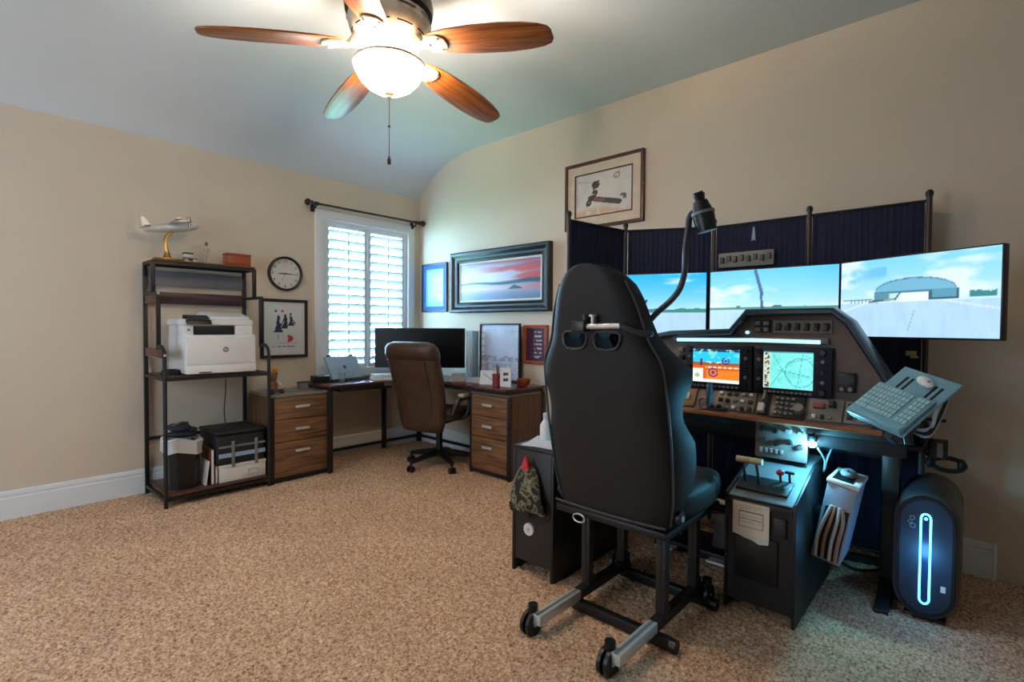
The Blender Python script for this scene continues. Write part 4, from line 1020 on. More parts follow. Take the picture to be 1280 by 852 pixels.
m4 = module('keypad_module', .24, .5, .14, .115, M_blackplastic)
for r_ in range(4):
    for k in range(4): module('key', .195 + .022 * k, .18 + .2 * r_, .014, .012, M_gray, .02, par=m4)
on4 = on(.29, .4, .03, .03, .0); c4 = Vector(on4['c']); nv = Vector((0, -math.cos(SL), math.sin(SL)))
obj('large_knob', MB().cyl(c4, c4 + nv * .04, .024, .020, 18), mat('knurled grey', (132, 128, 116), .5), m4)
m5 = module('trim_module', .39, .5, .13, .105, M_mod)
module('red_switch', .365, .62, .045, .022, mat('dull red', (150, 60, 64), .45), .024, par=m5); module('black_knob', .415, .7, .026, .026, M_blackplastic, .034, par=m5)
for k in range(3): module('button', .35 + .03 * k, .2, .016, .018, (M_white, M_charcoal, M_gray)[k], .022, par=m5)
m6 = module('radio_module', .505, .5, .085, .10, M_mod)
for k in range(4): module('button', .482 + .04 * (k % 2), .3 + .4 * (k // 2), .02, .02, (M_charcoal, M_white)[k % 2], .024, par=m6)

# hanging radio panel + clip lamp
rp = thing('radio_panel', 'grey avionics panel of knobs hanging under the desk edge', 'instrument panel', (-.84, -3.79, .632), -90)
obj('face_plate', MB().box(-.108, .112, -.012, 0, -.01, .155, .003), mat('warm grey plate', (104, 94, 88), .55), rp)
obj('housing', MB().box(-.10, .104, 0.0005, .012, -.002, .154, .003).box(-.10, .104, .0145, .07, -.002, .064, .003), M_black, rp)
for k, (x, z) in enumerate(((-.075, .125), (-.02, .12), (.035, .125), (-.065, .07), (-.015, .062), (.04, .075), (.085, .12), (.085, .06))):
    obj('knob', MB().cyl((x, -.03, z), (x, -.012, z), .010, .013, 14), (M_blackplastic, M_blackplastic, M_gray, M_charcoal)[k % 4], rp)
obj('label_strip', MB().box(-.09, .02, -.0135, -.0121, .012, .04), mat('rust label', (136, 96, 84), .5), rp)
for k in range(5): obj('push_button', MB().cbox((-.08 + .022 * k, -.017, .026), (.014, .010, .018), bev=.002), M_gray, rp)
clp = thing('clip_lamp', 'small glaring blue-white clip lamp under the desk beside the radio panel', 'lamp', (-.87, -3.925, .715))
obj('lamp_head', MB().lathe([(0, .012), (.016, .014), (.022, .026), (.02, .04), (0, .042)], n=16), M_blackplastic, clp)
obj('bulb', MB().ell((-.004, 0, .002), (.018, .018, .014), 14, 10), mat('lamp bulb', (220, 250, 255), .3, emit=((150, 232, 255), 60.0)), clp)
obj('clip_arm', MB().tube([(0, 0, .04), (.02, 0, .046), (.045, 0, -.014)], .005, 8), M_black, clp)
pl_ = bpy.data.lights.new('clip_lamp_light', 'POINT'); pl_.energy = 5.5; pl_.color = (.13, .66, 1.0); pl_.shadow_soft_size = .015
po = bpy.data.objects.new('clip_lamp_light', pl_); COL.objects.link(po); po.parent = clp; po.location = (-.03, 0, -.004)

# throttle pedestal
pd = thing('throttle_pedestal', 'black throttle quadrant pedestal with sloped metal top and taped note', 'console', (-1.14, -3.79, 0), -90)
prof = [(0, 0), (0, .495), (.32, .595), (.62, .595), (.62, 0)]
for s in (-1, 1): obj('side_wall', MB().prism([(0, 0), (0, .512), (.32, .615), (.64, .615), (.64, 0)], 'X', s * .135 - .006, s * .135 + .006, .002), M_black, pd)
obj('body', MB().prism([(.006, .05), (.006, .493), (.32, .592), (.62, .592), (.62, .05)], 'X', -.1285, .1285), M_black, pd)
obj('door', MB().box(-.095, .075, -.004, .0055, .155, .345, .004), M_blackplastic, pd)
obj('latch', MB().box(.06, .105, -.008, .0055, .365, .445, .003), M_charcoal, pd)
obj('top_rail', MB().box(-.128, .128, -.004, .0055, .462, .492, .003), M_charcoal, pd)
TS = math.atan2(.10, .32)
M_plate = mat('satin grey plate', (136, 146, 150), .35, .5)
tp_ = obj('top_plate', MB().prism([(.004, .4965), (.32, .5965), (.60, .5965), (.60, .602), (.319, .602), (.002, .503)], 'X', -.126, .126), M_plate, pd)
def tz(y): return .503 + y * .3125
obj('quadrant_slot', MB().cbox((-.01, .10, tz(.10) + .006), (.21, .11, .014), (TS, 0, 0), .003), M_black, pd)
for x in (-.085, -.03):
    lv = obj('throttle_lever', MB().tube([(x, .10, tz(.10)), (x - .004, .085, tz(.10) + .06), (x - .008, .075, tz(.10) + .105)], .006, 8, 3), M_darkalu, pd)
    obj('lever_knob', MB().cyl((x - .034, .073, tz(.10) + .112), (x + .018, .073, tz(.10) + .112), .014, n=16), mat('cream knob', (208, 190, 160), .4), lv)
lv = obj('mixture_lever', MB().tube([(.045, .14, tz(.14)), (.045, .13, tz(.14) + .045)], .005, 8), M_darkalu, pd)
obj('lever_knob', MB().ell((.045, .128, tz(.14) + .055), (.017, .014, .014)), mat('red knob', (176, 34, 46), .35), lv)
lv = obj('flap_lever', MB().tube([(.078, .15, tz(.15)), (.078, .14, tz(.15) + .05)], .005, 8), M_darkalu, pd)
obj('lever_knob', MB().cbox((.08, .138, tz(.15) + .056), (.036, .016, .012), bev=.003), M_black, lv)
nt = thing('note_card', 'torn cream note with ruled box stuck on the black pedestal front', 'note', (-1.148, -3.765, .40), -90)
def p_note(U, V):
    C = np.full(U.shape + (3,), 1.0) * np.array((226, 216, 202.0))
    ln = (np.abs(V - .25) < .012) * rect(U, V, .18, .84, 0, 1) + (np.abs(V - .72) < .012) * rect(U, V, .18, .84, 0, 1) + (np.abs(U - .18) < .012) * rect(U, V, 0, 1, .25, .72) + (np.abs(U - .84) < .012) * rect(U, V, 0, 1, .25, .72)
    C = mixc(C, (90, 82, 78), ln); 
    for v in (.82, .88, .6, .5, .4): C = mixc(C, (150, 140, 130), (np.abs(V - v) < .01) * rect(U, V, .22, .8, 0, 1) * (NS.v(U * 40, V * 70) > .35))
    return C
picture('paper', -.078, .068, -.055, .085, -.003, 50, 60, p_note, M_print, nt, .002)
obj('torn_edge', MB().prism([(-.078, -.055), (.068, -.055), (.066, -.075), (.03, -.082), (.0, -.070), (-.03, -.066), (-.05, -.060)], 'Y', -.003, -.001), M_offwhite, nt, smooth=False)

# leaning white holder with cables
hd_ = thing('file_holder', 'white tilted holder with dangling cables hung on the pedestal right side', 'holder', (-.80, -3.987, 0), -90)
hq = bpy.data.objects.new('holder_body', MB().box(-.055, .055, -.10, .12, .23, .57, .005).mesh('holder_body', mat('blue grey plastic', (150, 160, 178), .45))); COL.objects.link(hq); hq.parent = hd_; hq.rotation_euler = (0, R(10), 0)
hq.location = (-.04, 0, 0)
obj('holder_top', MB().box(-.06, .06, -.105, .125, .57, .59, .005), M_white, hq)
obj('top_recess', MB().box(-.045, .03, -.09, .05, .59, .594, .002), M_blackplastic, hq)
obj('front_opening', MB().box(-.043, .046, -.103, -.099, .24, .47, .002), M_blackplastic, hq)
obj('wall_bracket', MB().box(-.058, -.02, -.03, .03, .40, .43, .003), M_black, hd_)
for k, (x, c) in enumerate(((-.032, (214, 200, 192)), (-.010, (176, 134, 116)), (.014, (208, 204, 208)), (.034, (170, 136, 122)))):
    obj('cable', MB().tube([(x * .6, -.108, .48), (x, -.116, .42), (x * 1.15 - .006, -.115, .33), (x * 1.1, -.112, .245)], .007, 8, 4), mat('cable %d' % k, c, .5), hq)
def cable(label, pts, r, col, nm='cable'):
    tag(obj(nm, MB().tube(pts, r, 8, 5), mat('cable ' + nm + str(col), col, .45)), label, 'cable')
cable('pale cord looping up from the pedestal top to the clip lamp', [(-.86, -3.945, .70), (-.80, -3.96, .64), (-.76, -3.95, .58), (-.70, -3.95, .62), (-.66, -3.97, .70), (-.62, -3.975, .754)], .004, (176, 186, 196))
mse = thing('computer_mouse', 'grey computer mouse lying on top of the white tilted holder', 'mouse', (-.60, -3.91, .0), -90)
# sits on the tilted holder top: same tilt
rotm = Matrix.Rotation(R(14), 4, 'Y')
mo = bpy.data.objects.new('mouse_shell', MB().ell((0, 0, .012), (.032, .055, .018), 16, 10).mesh('mouse_shell', M_gray)); COL.objects.link(mo); mo.parent = mse
mse.location = (-.80, -4.050, .586); mo.rotation_euler = (0, R(10), 0)
mo2 = obj('scroll_wheel', MB().cyl((-.004, -.03, .026), (.004, -.03, .026), .007), M_black, mse, rot=(0, R(10), 0))

# PC tower (capsule outline)
pcr = thing('computer_tower', 'rounded grey-black computer tower with glowing blue light loop', 'computer', (-.70, -4.312, 0), -90)
def capsule(hw, z0, z1, n=14, sq=1.0):
    pts = []; rz_ = hw * 1.12
    for k in range(n + 1):
        a = math.pi * k / n; pts.append((hw * math.cos(a), z1 - rz_ + rz_ * math.sin(a)))
    for k in range(n + 1):
        a = math.pi + math.pi * k / n; pts.append((hw * math.cos(a), z0 + rz_ + rz_ * math.sin(a)))
    return pts
def crings(spec): return [[(x, y, z) for x, z in capsule(hw, z0, z1)] for y, hw, z0, z1 in spec]
M_shell = mat('dark grey shell', (66, 66, 72), .42)
obj('shell', MB().ring_faces(crings([(0.0, .092, .035, .527), (-.002, .100, .027, .535), (.006, .108, .019, .543), (.03, .112, .014, .548), (.40, .112, .014, .548), (.42, .105, .022, .54)])), M_shell, pcr, ang=40)
obj('front_trim', MB().ring_faces(crings([(-.0025, .098, .029, .533), (-.010, .096, .031, .531), (-.010, .086, .042, .520), (-.0025, .084, .044, .518)]), True, False), M_blackplastic, pcr, ang=40)
obj('front_glass', MB().ring_faces(crings([(-.0022, .0855, .043, .519), (-.006, .0855, .043, .519)])), mat('smoky blue panel', (34, 48, 64), .5), pcr)
obj('base_foot', MB().box(-.07, .07, .02, .40, .0, .02, .004), M_blackplastic, pcr)
lp_ = [(.016 * math.cos(a) , .440 + .02 * math.sin(a)) for a in np.linspace(0, math.pi, 9)] + [(.016 * math.cos(a), .105 + .02 * math.sin(a)) for a in np.linspace(math.pi, 2 * math.pi, 9)]
obj('light_loop', MB().tube([(x, -.0085, z) for x, z in lp_], .0038, 8, 0, True), mat('blue light loop', (190, 240, 255), .4, emit=((70, 178, 255), 4.2)), pcr)
obj('light_channel', MB().ring_faces([[(x * .72, y, z) for x, z in lp_] for y in (-.0062, -.0070)]), mat('channel blue', (20, 52, 84), .3), pcr)
obj('power_dot', MB().cyl((0, -.0085, .44), (0, -.0065, .44), .006), mat('blue light loop', (190, 240, 255)), pcr)
for x, z, r_ in ((-.045, .435, .008), (-.052, .417, .007), (-.043, .402, .009)): obj('etched_ring', MB().tube([(x + r_ * math.cos(a), -.0065, z + r_ * math.sin(a)) for a in np.linspace(0, 6.28, 11)[:-1]], .0012, 6, 1, True), mat('pale etch', (150, 176, 196), .4), pcr)
obj('sticker', MB().box(.052, .068, -.0075, -.006, .15, .175), M_white, pcr)
pll = bpy.data.lights.new('tower_loop_glow', 'POINT'); pll.energy = .7; pll.color = (.12, .5, 1); pll.shadow_soft_size = .03
plo = bpy.data.objects.new('tower_loop_glow', pll); COL.objects.link(plo); plo.parent = pcr; plo.location = (0, -.09, .28)

# keyboard tray on arm
CP = Vector((-3.42876, -4.46099, 1.22))
A, B_, D_ = [CP + (Vector(v) - CP) * .9 for v in ((-0.899, -4.06, 0.877), (-0.994, -4.239, 0.823), (-0.693, -4.219, 1.073))]
e1 = (B_ - A).normalized(); e2 = (D_ - A); e2 = (e2 - e1 * e2.dot(e1)).normalized(); e3 = e1.cross(e2)
KM = Matrix(((e1.x, e2.x, e3.x), (e1.y, e2.y, e3.y), (e1.z, e2.z, e3.z)))
def tilted(name, label, cat, off):
    t = thing(name, label, cat); p = A + KM @ Vector(off); t.matrix_world = Matrix.Translation(p) @ KM.to_4x4(); return t
M_kb = mat('pale blue grey plastic', (124, 172, 192), .4); M_kbkey = mat('light keycap', (164, 206, 216), .45)
tr_ = tilted('keyboard_tray', 'tilted pale plate with slots under the keyboard beside flight panel', 'tray', (0, 0, -.004))
obj('plate', MB().box(.0, .20, .0, .295, -.010, 0, .004), M_kb, tr_)
for x, y in ((.045, .215), (.065, .215), (.145, .215), (.165, .215)): obj('slot', MB().box(x - .004, x + .004, y - .035, y + .035, -.001, .0015), M_blackplastic, tr_)
obj('ball_joint', MB().ell((.12, .12, -.03), (.03, .03, .022)), M_black, tr_)
obj('mounting_bracket', MB().tube([(.12, .12, -.04), (.13, .10, -.08), (.16, .06, -.12)], .014, 10, 3), M_black, tr_)
kb_ = tilted('keyboard', 'pale full-size keyboard lit blue lying on the tilted tray', 'keyboard', (0, 0, 0))
obj('case', MB().box(-.006, .194, 0, .175, -.003, .014, .004), M_kb, kb_)
mb = MB()
for r_ in range(6):
    for k in range(14):
        x = .002 + .0133 * k
        if k == 10: continue
        if r_ == 0 and 3 <= k <= 6:
            if k == 3: mb.box(x, x + .0133 * 4 - .003, .036, .052, .014, .019)
            continue
        mb.box(x, x + .0108, .036 + .022 * r_, .036 + .022 * r_ + .0175, .014, .019)
kk = obj('keycaps', mb, M_kbkey, kb_, smooth=False); kk['kind'] = 'stuff'
obj('palm_edge', MB().box(-.003, .191, .003, .028, .014, .020, .004), mat('blue edge', (120, 176, 196), .35), kb_)
ms2 = tilted('computer_mouse', 'white computer mouse clinging to the upper half of tilted tray', 'mouse', (.11, .245, -.003))
obj('mouse_shell', MB().ell((0, 0, .010), (.020, .034, .013), 16, 10, (0, 0, R(70))), M_white, ms2)
obj('scroll_wheel', MB().cyl((.012, -.003, .021), (.018, -.001, .021), .004), M_gray, ms2)
ar = thing('clamp_arm', 'black clamp pole at the right end of simulator desk holding the tray', 'arm', (-.60, -4.285, .60))
obj('pole', MB().cyl((0, 0, 0), (0, 0, .33), .013), M_black, ar)
obj('clamp', MB().box(-.03, .03, -.02, .045, .10, .125, .004).box(-.03, .03, -.02, .045, .20, .225, .004).box(-.03, .03, -.02, -.005, .10, .225, .003), M_black, ar)
obj('swing_arm', MB().tube([(0, 0, .30), (-.14, .01, .24), (-.34, .05, .19), (-.47, .07, .23)], .014, 10, 4), M_black, ar)
obj('side_peg', MB().cyl((0, -.0, .24), (.03, -.075, .235), .007), M_black, ar)
obj('bottle_cage', MB().box(.02, .075, -.085, -.02, .07, .15, .006), M_blackplastic, ar)
obj('cage_strip', MB().box(.012, .021, -.07, -.05, .08, .14, .002), M_gray, ar)
hs = thing('headset', 'black padded headset loop hanging behind the computer tower', 'headset', (-.50, -4.36, .65))
obj('headband', MB().tube([(.0 + .03 * math.sin(a), .055 * math.cos(a) - .01, -.012 + .022 * math.sin(a)) for a in np.linspace(0, 6.28, 17)[:-1]], .010, 8, 2, True), M_blackplastic, hs)
obj('ear_pad', MB().ell((0, -.055, -.008), (.022, .016, .026)), M_seat, hs)
obj('ear_pad', MB().ell((0, .05, -.012), (.022, .018, .026)), M_seat, hs)
obj('hook', MB().tube([(-.10, .075, .05), (-.05, .06, .03), (-.01, .03, .02)], .006, 8, 3), M_black, hs)
for k, (c, o) in enumerate((((196, 200, 206), 0), ((24, 24, 28), .02), ((200, 204, 208), -.022), ((28, 28, 30), .04), ((186, 190, 196), .055))):
    lab = ('white cable arching behind the tilted tray, nearest the screen', 'black cable arching behind the tilted tray, inner of two', 'pale cable looping lowest under the tilted tray', 'black cable arching behind the tilted tray, outer of two', 'thin grey cable curving outermost behind the tray')[k]
    p = lambda d, x, y, z: (x, y, z)
    cable(lab, [(-.84 + o * .5, -4.25 - o * .3, 1.045 - abs(o) * .4), (-.76 + o, -4.32 - o * .5, 1.03 - .2 * abs(o)), (-.70 + o, -4.355 - o * .3, .96), (-.70 + o, -4.335, .88 - o), (-.66, -4.31 + o * .2, .80 - o * .5), (-.60 + o * .3, -4.24 + o * .1, .7905)], .0065, c)

# rudder pedals under the desk
rd = thing('rudder_pedals', 'black rudder pedal unit on the carpet under the flight panel', 'pedals', (-.70, -3.36, 0), -90)
obj('base_frame', MB().box(-.24, .24, -.05, .22, .0, .05, .006), M_black, rd)
for s in (-1, 1):
    pa = obj('pedal', MB().cbox((s * .14, -.03, .17), (.10, .016, .17), (R(-18), 0, 0), .005), M_charcoal, rd)
    obj('pedal_arm', MB().tube([(s * .14, .08, .045), (s * .14, .02, .12), (s * .14, -.012, .17)], .011, 8), M_alu, pa)
    obj('heel_rest', MB().cbox((s * .14, -.10, .035), (.10, .08, .012), (R(-6), 0, 0), .003), M_alu, pa)
obj('cross_tube', MB().cyl((-.26, .10, .28), (.26, .10, .28), .014).cyl((-.2, .10, .05), (-.2, .10, .28), .012).cyl((.2, .10, .05), (.2, .10, .28), .012), M_alu, rd)

# black box cabinet left of the seat
sbx = thing('speaker_box', 'black floor cabinet with a white round dial left of racing seat', 'cabinet', (-1.515, -2.864, 0), -90)
obj('front_panel', MB().box(-.118, .118, 0, .018, .065, .62, .003), M_charcoal, sbx)
for s in (-1, 1): obj('side_panel', MB().box(s * .121 - .009 if s > 0 else -.13, .13 if s > 0 else -.112, -.004, .58, 0, .615, .003), M_black, sbx)
obj('back_panel', MB().box(-.112, .112, .555, .575, .03, .612), M_black, sbx)
obj('top_panel', MB().box(-.13, .13, -.004, .58, .621, .635, .003), M_black, sbx)
obj('dial', MB().cyl((-.015, -.014, .235), (-.015, 0, .235), .030, n=24), M_white, sbx)
obj('dial_centre', MB().cyl((-.015, -.0155, .235), (-.015, -.0142, .235), .010, n=16), M_silver, sbx)
obj('round_grille', MB().lathe([(0, 0), (.066, 0), (.072, .004), (.072, .006), (0, .006)], (.045, -.0005, .345), 30, rx90), M_blackplastic, sbx)
mp_ = thing('paper_sheets', 'pale blue-white sheets lying on top of the black floor cabinet', 'papers', (-1.40, -2.86, .636), -80)
for k in range(3): obj('sheet', MB().box(-.10, .10, -.09, .16, .0012 * k, .0012 * k + .001), mat('pale sheet %d' % k, (186 + 8 * k, 198 + 6 * k, 220), .6), mp_, rot=(0, 0, R(9 * k - 6)))
bt = thing('spray_bottle', 'small white bottle standing on the papers behind the seat', 'bottle', (-1.34, -2.80, .640))
obj('bottle_body', MB().lathe([(0, 0), (.026, 0), (.028, .01), (.028, .075), (.016, .095), (.011, .102), (.011, .115), (0, .115)], n=18), M_white, bt)
obj('bottle_cap', MB().lathe([(0, .115), (.013, .115), (.012, .138), (0, .14)], n=14), M_offwhite, bt)
# camouflage cap hanging
def camo():
    m = mat('camouflage cloth', (92, 86, 70), .9, bump=.3); n, l = m.node_tree.nodes, m.node_tree.links; b = n['Principled BSDF']
    tc = n.new('ShaderNodeTexCoord'); v = n.new('ShaderNodeTexNoise'); v.inputs['Scale'].default_value = 26; v.inputs['Detail'].default_value = 1
    r = n.new('ShaderNodeValToRGB'); r.color_ramp.interpolation = 'CONSTANT'; e = r.color_ramp.elements
    e[0].color = (*lin((40, 38, 32)), 1); e[1].position = .46; e[1].color = (*lin((98, 92, 74)), 1); x = e.new(.54); x.color = (*lin((142, 132, 108)), 1); x = e.new(.6); x.color = (*lin((70, 64, 50)), 1)
    l.new(tc.outputs['Object'], v.inputs['Vector']); l.new(v.outputs['Fac'], r.inputs['Fac']); l.new(r.outputs['Color'], b.inputs['Base Color']); return m
M_camo = camo()
cp_ = thing('camouflage_cap', 'camouflage cloth cap with red tag hanging on the black cabinet front', 'cap', (-1.52, -2.85, .30), -90)
mb = MB(); rings = []
for z, hw, dp in ((.265, .012, .012), (.25, .03, .025), (.21, .055, .045), (.15, .082, .055), (.09, .10, .055), (.04, .105, .045), (.03, .098, .03)):
    rings.append([(hw * math.cos(a) * (1 + .06 * math.sin(5 * a + z * 30)) + .005, -.004 - dp * (1 - .0) * (.5 - .5 * math.sin(a)) * (1 + .15 * math.sin(3 * a + z * 20)), z + .006 * math.sin(4 * a)) for a in np.linspace(0, 2 * math.pi, 22, endpoint=False)])
mb.ring_faces(rings)
obj('crown', mb, M_camo, cp_, ang=60)
obj('brim', MB().cbox((-.035, -.035, .03), (.13, .012, .05), (R(20), R(8), R(0)), .005), mat('dark brim', (44, 40, 34), .85), cp_)
obj('strap', MB().tube([(-.09, -.03, .06), (-.06, -.05, .16), (-.01, -.035, .25), (.05, -.05, .15), (.10, -.03, .05)], .007, 8, 4), mat('olive strap', (130, 122, 100), .8), cp_)
obj('red_tag', MB().prism([(-.022, .232), (.026, .232), (.018, .27), (.004, .305), (-.012, .268)], 'Y', -.044, -.018, .003), mat('red cloth', (206, 52, 66), .7), cp_)

# ================================================================== RACING SEAT
rs_ = thing('racing_seat', 'black high-backed racing seat on an aluminium frame with casters', 'racing seat', (-1.40, -3.325, 0))
RY = (.125, -.228)       # the two rails in local y
for y in RY:
    rl = obj('rail', MB().box(-.21, .21, y - .02, y + .02, .055, .095, .003), M_black, rs_)
    obj('rail_extension', MB().box(-.49, -.2105, y - .02, y + .02, .055, .095, .003), M_alu, rl)
    obj('extension_groove', MB().box(-.488, -.215, y - .006, y + .006, .095, .0965), M_gray, rl)
    for x in (-.135, .165):
        ps = obj('post', MB().box(x - .02, x + .02, y - .02, y + .02, .096, .415, .003), M_darkalu, rs_)
        for s in (-1, 1): obj('post_groove', MB().box(x - .022, x - .0201, y - .006 + .0 * s, y + .006, .10, .41), M_black, ps) if s > 0 else None
        obj('foot_bracket', MB().box(x + .02, x + .045, y - .018, y + .018, .0955, .125, .003), M_black, ps)
    obj('upper_rail', MB().box(-.165, .24, y - .02, y + .02, .3955, .425, .003), M_black, rs_)
for x in (-.21, .19):
    obj('cross_bar', MB().box(x - .018, x + .018, -.30, .145, .012, .054, .003), M_black, rs_)
    obj('end_foot', MB().cyl((x, -.30, .03), (x, -.325, .03), .026, n=14), M_blackplastic, rs_)
for x, y in ((-.475, RY[0] + .036), (-.475, RY[1] + .036), (.215, RY[0] + .055), (.215, RY[1] - .036)):
    mb = MB()
    for t in (-1, 1): mb.cyl((x, y + .007 * t, .048), (x, y + .021 * t, .048), .048, n=20)
    mb.box(x - .014, x + .014, y - .0065, y + .0065, .048, .108, .003)
    mb.cyl((x + .004, y - .004, .100), (x + .004, y - .004, .122), .020, n=12)
    ca_ = obj('caster', mb, M_blackplastic, rs_)
    obj('caster_hub', MB().cyl((x, y - .023, .048), (x, y + .023, .048), .012, n=10), M_alu, ca_)
# seat cushion
mb = MB(); rings = []
for t in np.linspace(0, 1, 14):
    x = -.17 + .63 * t; hw = .265 + .045 * math.sin(math.pi * min(1, t * 1.1)); e = min(1, math.sqrt(max(.04, 1 - abs(2 * t - 1) ** 7)))
    ring = []
    for a in np.linspace(0, 2 * math.pi, 40, endpoint=False):
        ca, sa = math.cos(a), math.sin(a); yy = hw * e * math.copysign(abs(ca) ** .5, ca); s = math.copysign(abs(sa) ** .55, sa)
        ztop = .545 + .03 * t + .045 * np.clip((abs(yy) - .15) / .09, 0, 1) * math.sin(math.pi * min(1, .12 + t * .85)) ; zbot = .428 + .0 * t
        ring.append((x, yy, (ztop + zbot) / 2 + (ztop - zbot) / 2 * e * s))
    rings.append(ring)
mb.ring_faces(rings)
obj('seat_cushion', mb, M_seat, rs_, ang=70)
# backrest loft with bolsters, leaning back
def backrest():
    prof = [(.415, .21, 0.0), (.425, .262, 0.0), (.47, .275, .05), (.56, .286, .12), (.66, .294, .16), (.76, .296, .16), (.86, .276, .10), (.93, .278, .11), (1.01, .298, .17), (1.07, .292, .16), (1.13, .256, .09), (1.19, .226, .05), (1.26, .208, .035), (1.34, .185, .03), (1.40, .158, .025), (1.44, .122, .015), (1.462, .075, .0), (1.468, .03, 0.0)]
    rings = []
    zs = [p[0] for p in prof]
    fine = sorted(set(list(np.linspace(.415, 1.468, 40)) + [.42, .43, 1.455, 1.463]))
    for z in fine:
        hw = np.interp(z, zs, [p[1] for p in prof]); wing = np.interp(z, zs, [p[2] for p in prof])
        th = .105 * (1 if z > .5 else .7 + .3 * (z - .415) / .085) * (1 if z < 1.38 else max(.25, math.sqrt(max(0, (1.475 - z) / .095))))
        xr = -.18 - .20 * (z - .415) / 1.05
        m = 15; ring = []
        for i in range(m):
            u = -1 + 2 * i / (m - 1); ring.append((xr + .05 * abs(u) ** 5, u * hw * .985, z))
        for i in range(m):
            u = 1 - 2 * i / (m - 1); k = np.clip((abs(u) - .55) / .45, 0, 1); k = k * k * (3 - 2 * k)
            ring.append((xr + th + wing * k - .02 * (abs(u) > .97), u * hw, z))
        rings.append(ring)
    return MB().ring_faces(rings)
bo = obj('backrest', backrest(), M_seat, rs_, ang=70)
def cut_holes(o):
    cs = []
    for y, w in ((.070, .054), (-.078, .056)):
        mb = MB()
        poly = [(y - w, .004), (y - w * .8, .032), (y + w * .8, .032), (y + w, .004), (y + w * .7, -.030), (y - w * .6, -.030)]
        zc = 1.172
        mb.prism([(a, zc + b) for a, b in poly], 'X', -.6, .3)
        me = mb.mesh('cutter', None); c = bpy.data.objects.new('cutter', me); COL.objects.link(c); c.location = rs_.location
        md = o.modifiers.new('hole', 'BOOLEAN'); md.operation = 'DIFFERENCE'; md.object = c; md.solver = 'EXACT'; cs.append(c)
    bpy.context.view_layer.update()
    me = bpy.data.meshes.new_from_object(o.evaluated_get(bpy.context.evaluated_depsgraph_get()))
    o.modifiers.clear(); o.data = me; me.name = 'backrest'
    for c in cs: bpy.data.objects.remove(c)
    me.polygons.foreach_set('use_smooth', [True] * len(me.polygons)); me.set_sharp_from_angle(angle=R(60))
cut_holes(bo)
for y, w in ((.070, .056), (-.078, .058)):
    xr = -.18 - .20 * (1.172 - .415) / 1.05
    obj('harness_bezel', MB().tube([(xr - .003, y + a * w, 1.172 + b) for a, b in ((-1, .004), (-.82, .033), (.82, .033), (1, .004), (.7, -.032), (-.6, -.032))], .005, 8, 2, True), mat('harness trim', (70, 72, 78), .35), rs_)
for s in (-1, 1):
    pts = [(-.18 - .20 * (z - .415) / 1.05 + .045, s * w, z) for z, w in ((.45, .262), (.56, .28), (.78, .289), (.96, .285), (1.05, .280), (1.10, .268), (1.15, .24), (1.2, .219), (1.3, .193), (1.4, .152))]
    obj('edge_piping', MB().tube(pts, .0045, 6, 3), mat('grey piping', (62, 66, 72), .5), rs_)
obj('lower_seam', MB().tube([(-.188, .262, .452), (-.192, .1, .448), (-.192, -.1, .448), (-.188, -.262, .452)], .005, 6, 3), mat('grey piping', (62, 66, 72), .5), rs_)
for s in (-1, 1):
    obj('recliner_hub', MB().cyl((-.11, s * .27, .48), (-.11, s * .292, .48), .03, n=18), M_black, rs_)
    obj('hub_bolt', MB().cyl((-.11, s * .293, .48), (-.11, s * .299, .48), .012, n=14), M_silver, rs_)
obj('seat_pan', MB().box(-.185, .36, -.265, .265, .4005, .432, .006), M_black, rs_)
obj('rear_clip', MB().tube([(-.20, .13 + .03 * math.cos(a), .40 + .018 * math.sin(a)) for a in np.linspace(0, 6.28, 13)[:-1]], .004, 6, 1, True), M_silver, rs_)
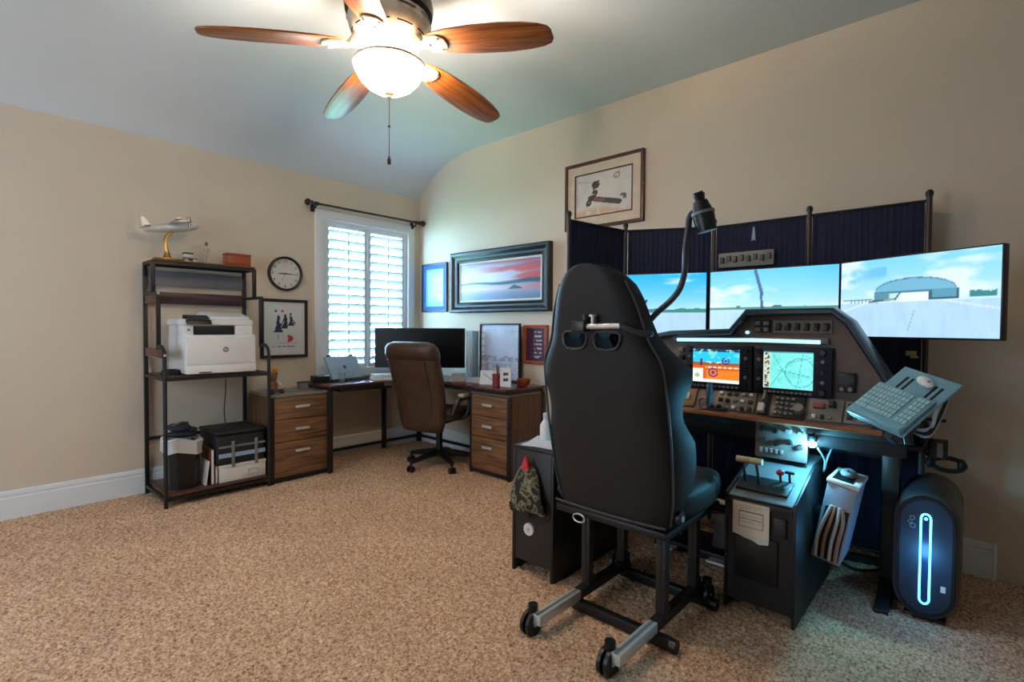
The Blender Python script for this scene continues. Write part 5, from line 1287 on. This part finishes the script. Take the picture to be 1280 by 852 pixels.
# gooseneck
gn = thing('gooseneck_arm', 'dark flexible gooseneck arm clamped behind the seat headrest', 'arm', (-1.764, -3.384, 1.228))
g0 = Vector(gn.location)
def G(x, y, d):
    v = Fv + Rv * ((x - 640) / 643.574) - Uv * ((y - 426) / 643.574)
    return Vector((-3.42876, -4.46099, 1.22)) + v * d - g0
obj('clamp_bar', MB().tube([(0, .10, -.002), (0, -.10, .001)], .011, 12), M_silver, gn)
obj('clamp_jaw', MB().cbox((.0, .075, .0), (.05, .06, .045), bev=.006).cyl((.0, .055, .02), (.0, .055, .045), .012), M_darkalu, gn)
obj('clamp_screw', MB().cyl((.0, .02, .008), (.0, .02, .036), .008).cyl((-.0, .02, .036), (0, .02, .044), .016), M_silver, gn)
neck = [Vector((0, -.10, .001)), Vector((.02, -.155, -.022)), Vector((.06, -.19, -.028))] + [G(*p) for p in ((803, 413, 1.98), (820, 392, 1.96), (838, 376, 1.95), (850, 360, 1.94), (856, 338, 1.94), (857, 312, 1.94), (860, 288, 1.94), (862, 272, 1.93), (868, 265, 1.92), (876, 268, 1.91))]
obj('flexible_neck', MB().tube(neck, .0115, 10, 5), mat('gunmetal gooseneck', (62, 66, 78), .35, .5), gn)
hdv = G(878, 270, 1.905); hd0 = G(874, 246, 1.905); hd1 = G(884, 289, 1.905)
obj('device_head', MB().tube([hd0 + (hd1 - hd0) * .12, hd0 + (hd1 - hd0) * .5, hd1], [.026, .040, .036], 12), M_blackplastic, gn)
obj('device_ring', MB().tube([hd0 + (hd1 - hd0) * .42, hd0 + (hd1 - hd0) * .50], [.042, .043], 14), M_gray, gn)
obj('device_tip', MB().tube([hd0 + (hd1 - hd0) * .15, hd0 - (hd1 - hd0) * .08], [.016, .022], 10).tube([G(867, 244, 1.9), G(878, 240, 1.9)], .007, 8), M_blackplastic, gn)
# cord from the seat to panel and floor power strip
psx = thing('power_strip', 'dark power strip with cords on the carpet by the baseboard', 'power strip', (-.22, -3.98, 0), -80)
obj('strip_body', MB().box(-.14, .14, -.025, .025, .002, .04, .006), M_charcoal, psx)
for k in range(4): obj('socket', MB().cyl((-.09 + .055 * k, 0, .04), (-.09 + .055 * k, 0, .043), .017), M_blackplastic, psx)
cable('black cord trailing from the power strip past the desk leg', [(-.22, -4.12, .02), (-.30, -4.10, .016), (-.36, -4.02, .016), (-.30, -3.93, .016), (-.25, -3.86, .02)], .006, (22, 22, 26))
cable('grey cord hanging under the desk left of the radio panel', [(-.72, -3.50, .74), (-.70, -3.52, .66), (-.66, -3.50, .56), (-.64, -3.47, .46)], .004, (84, 88, 96))
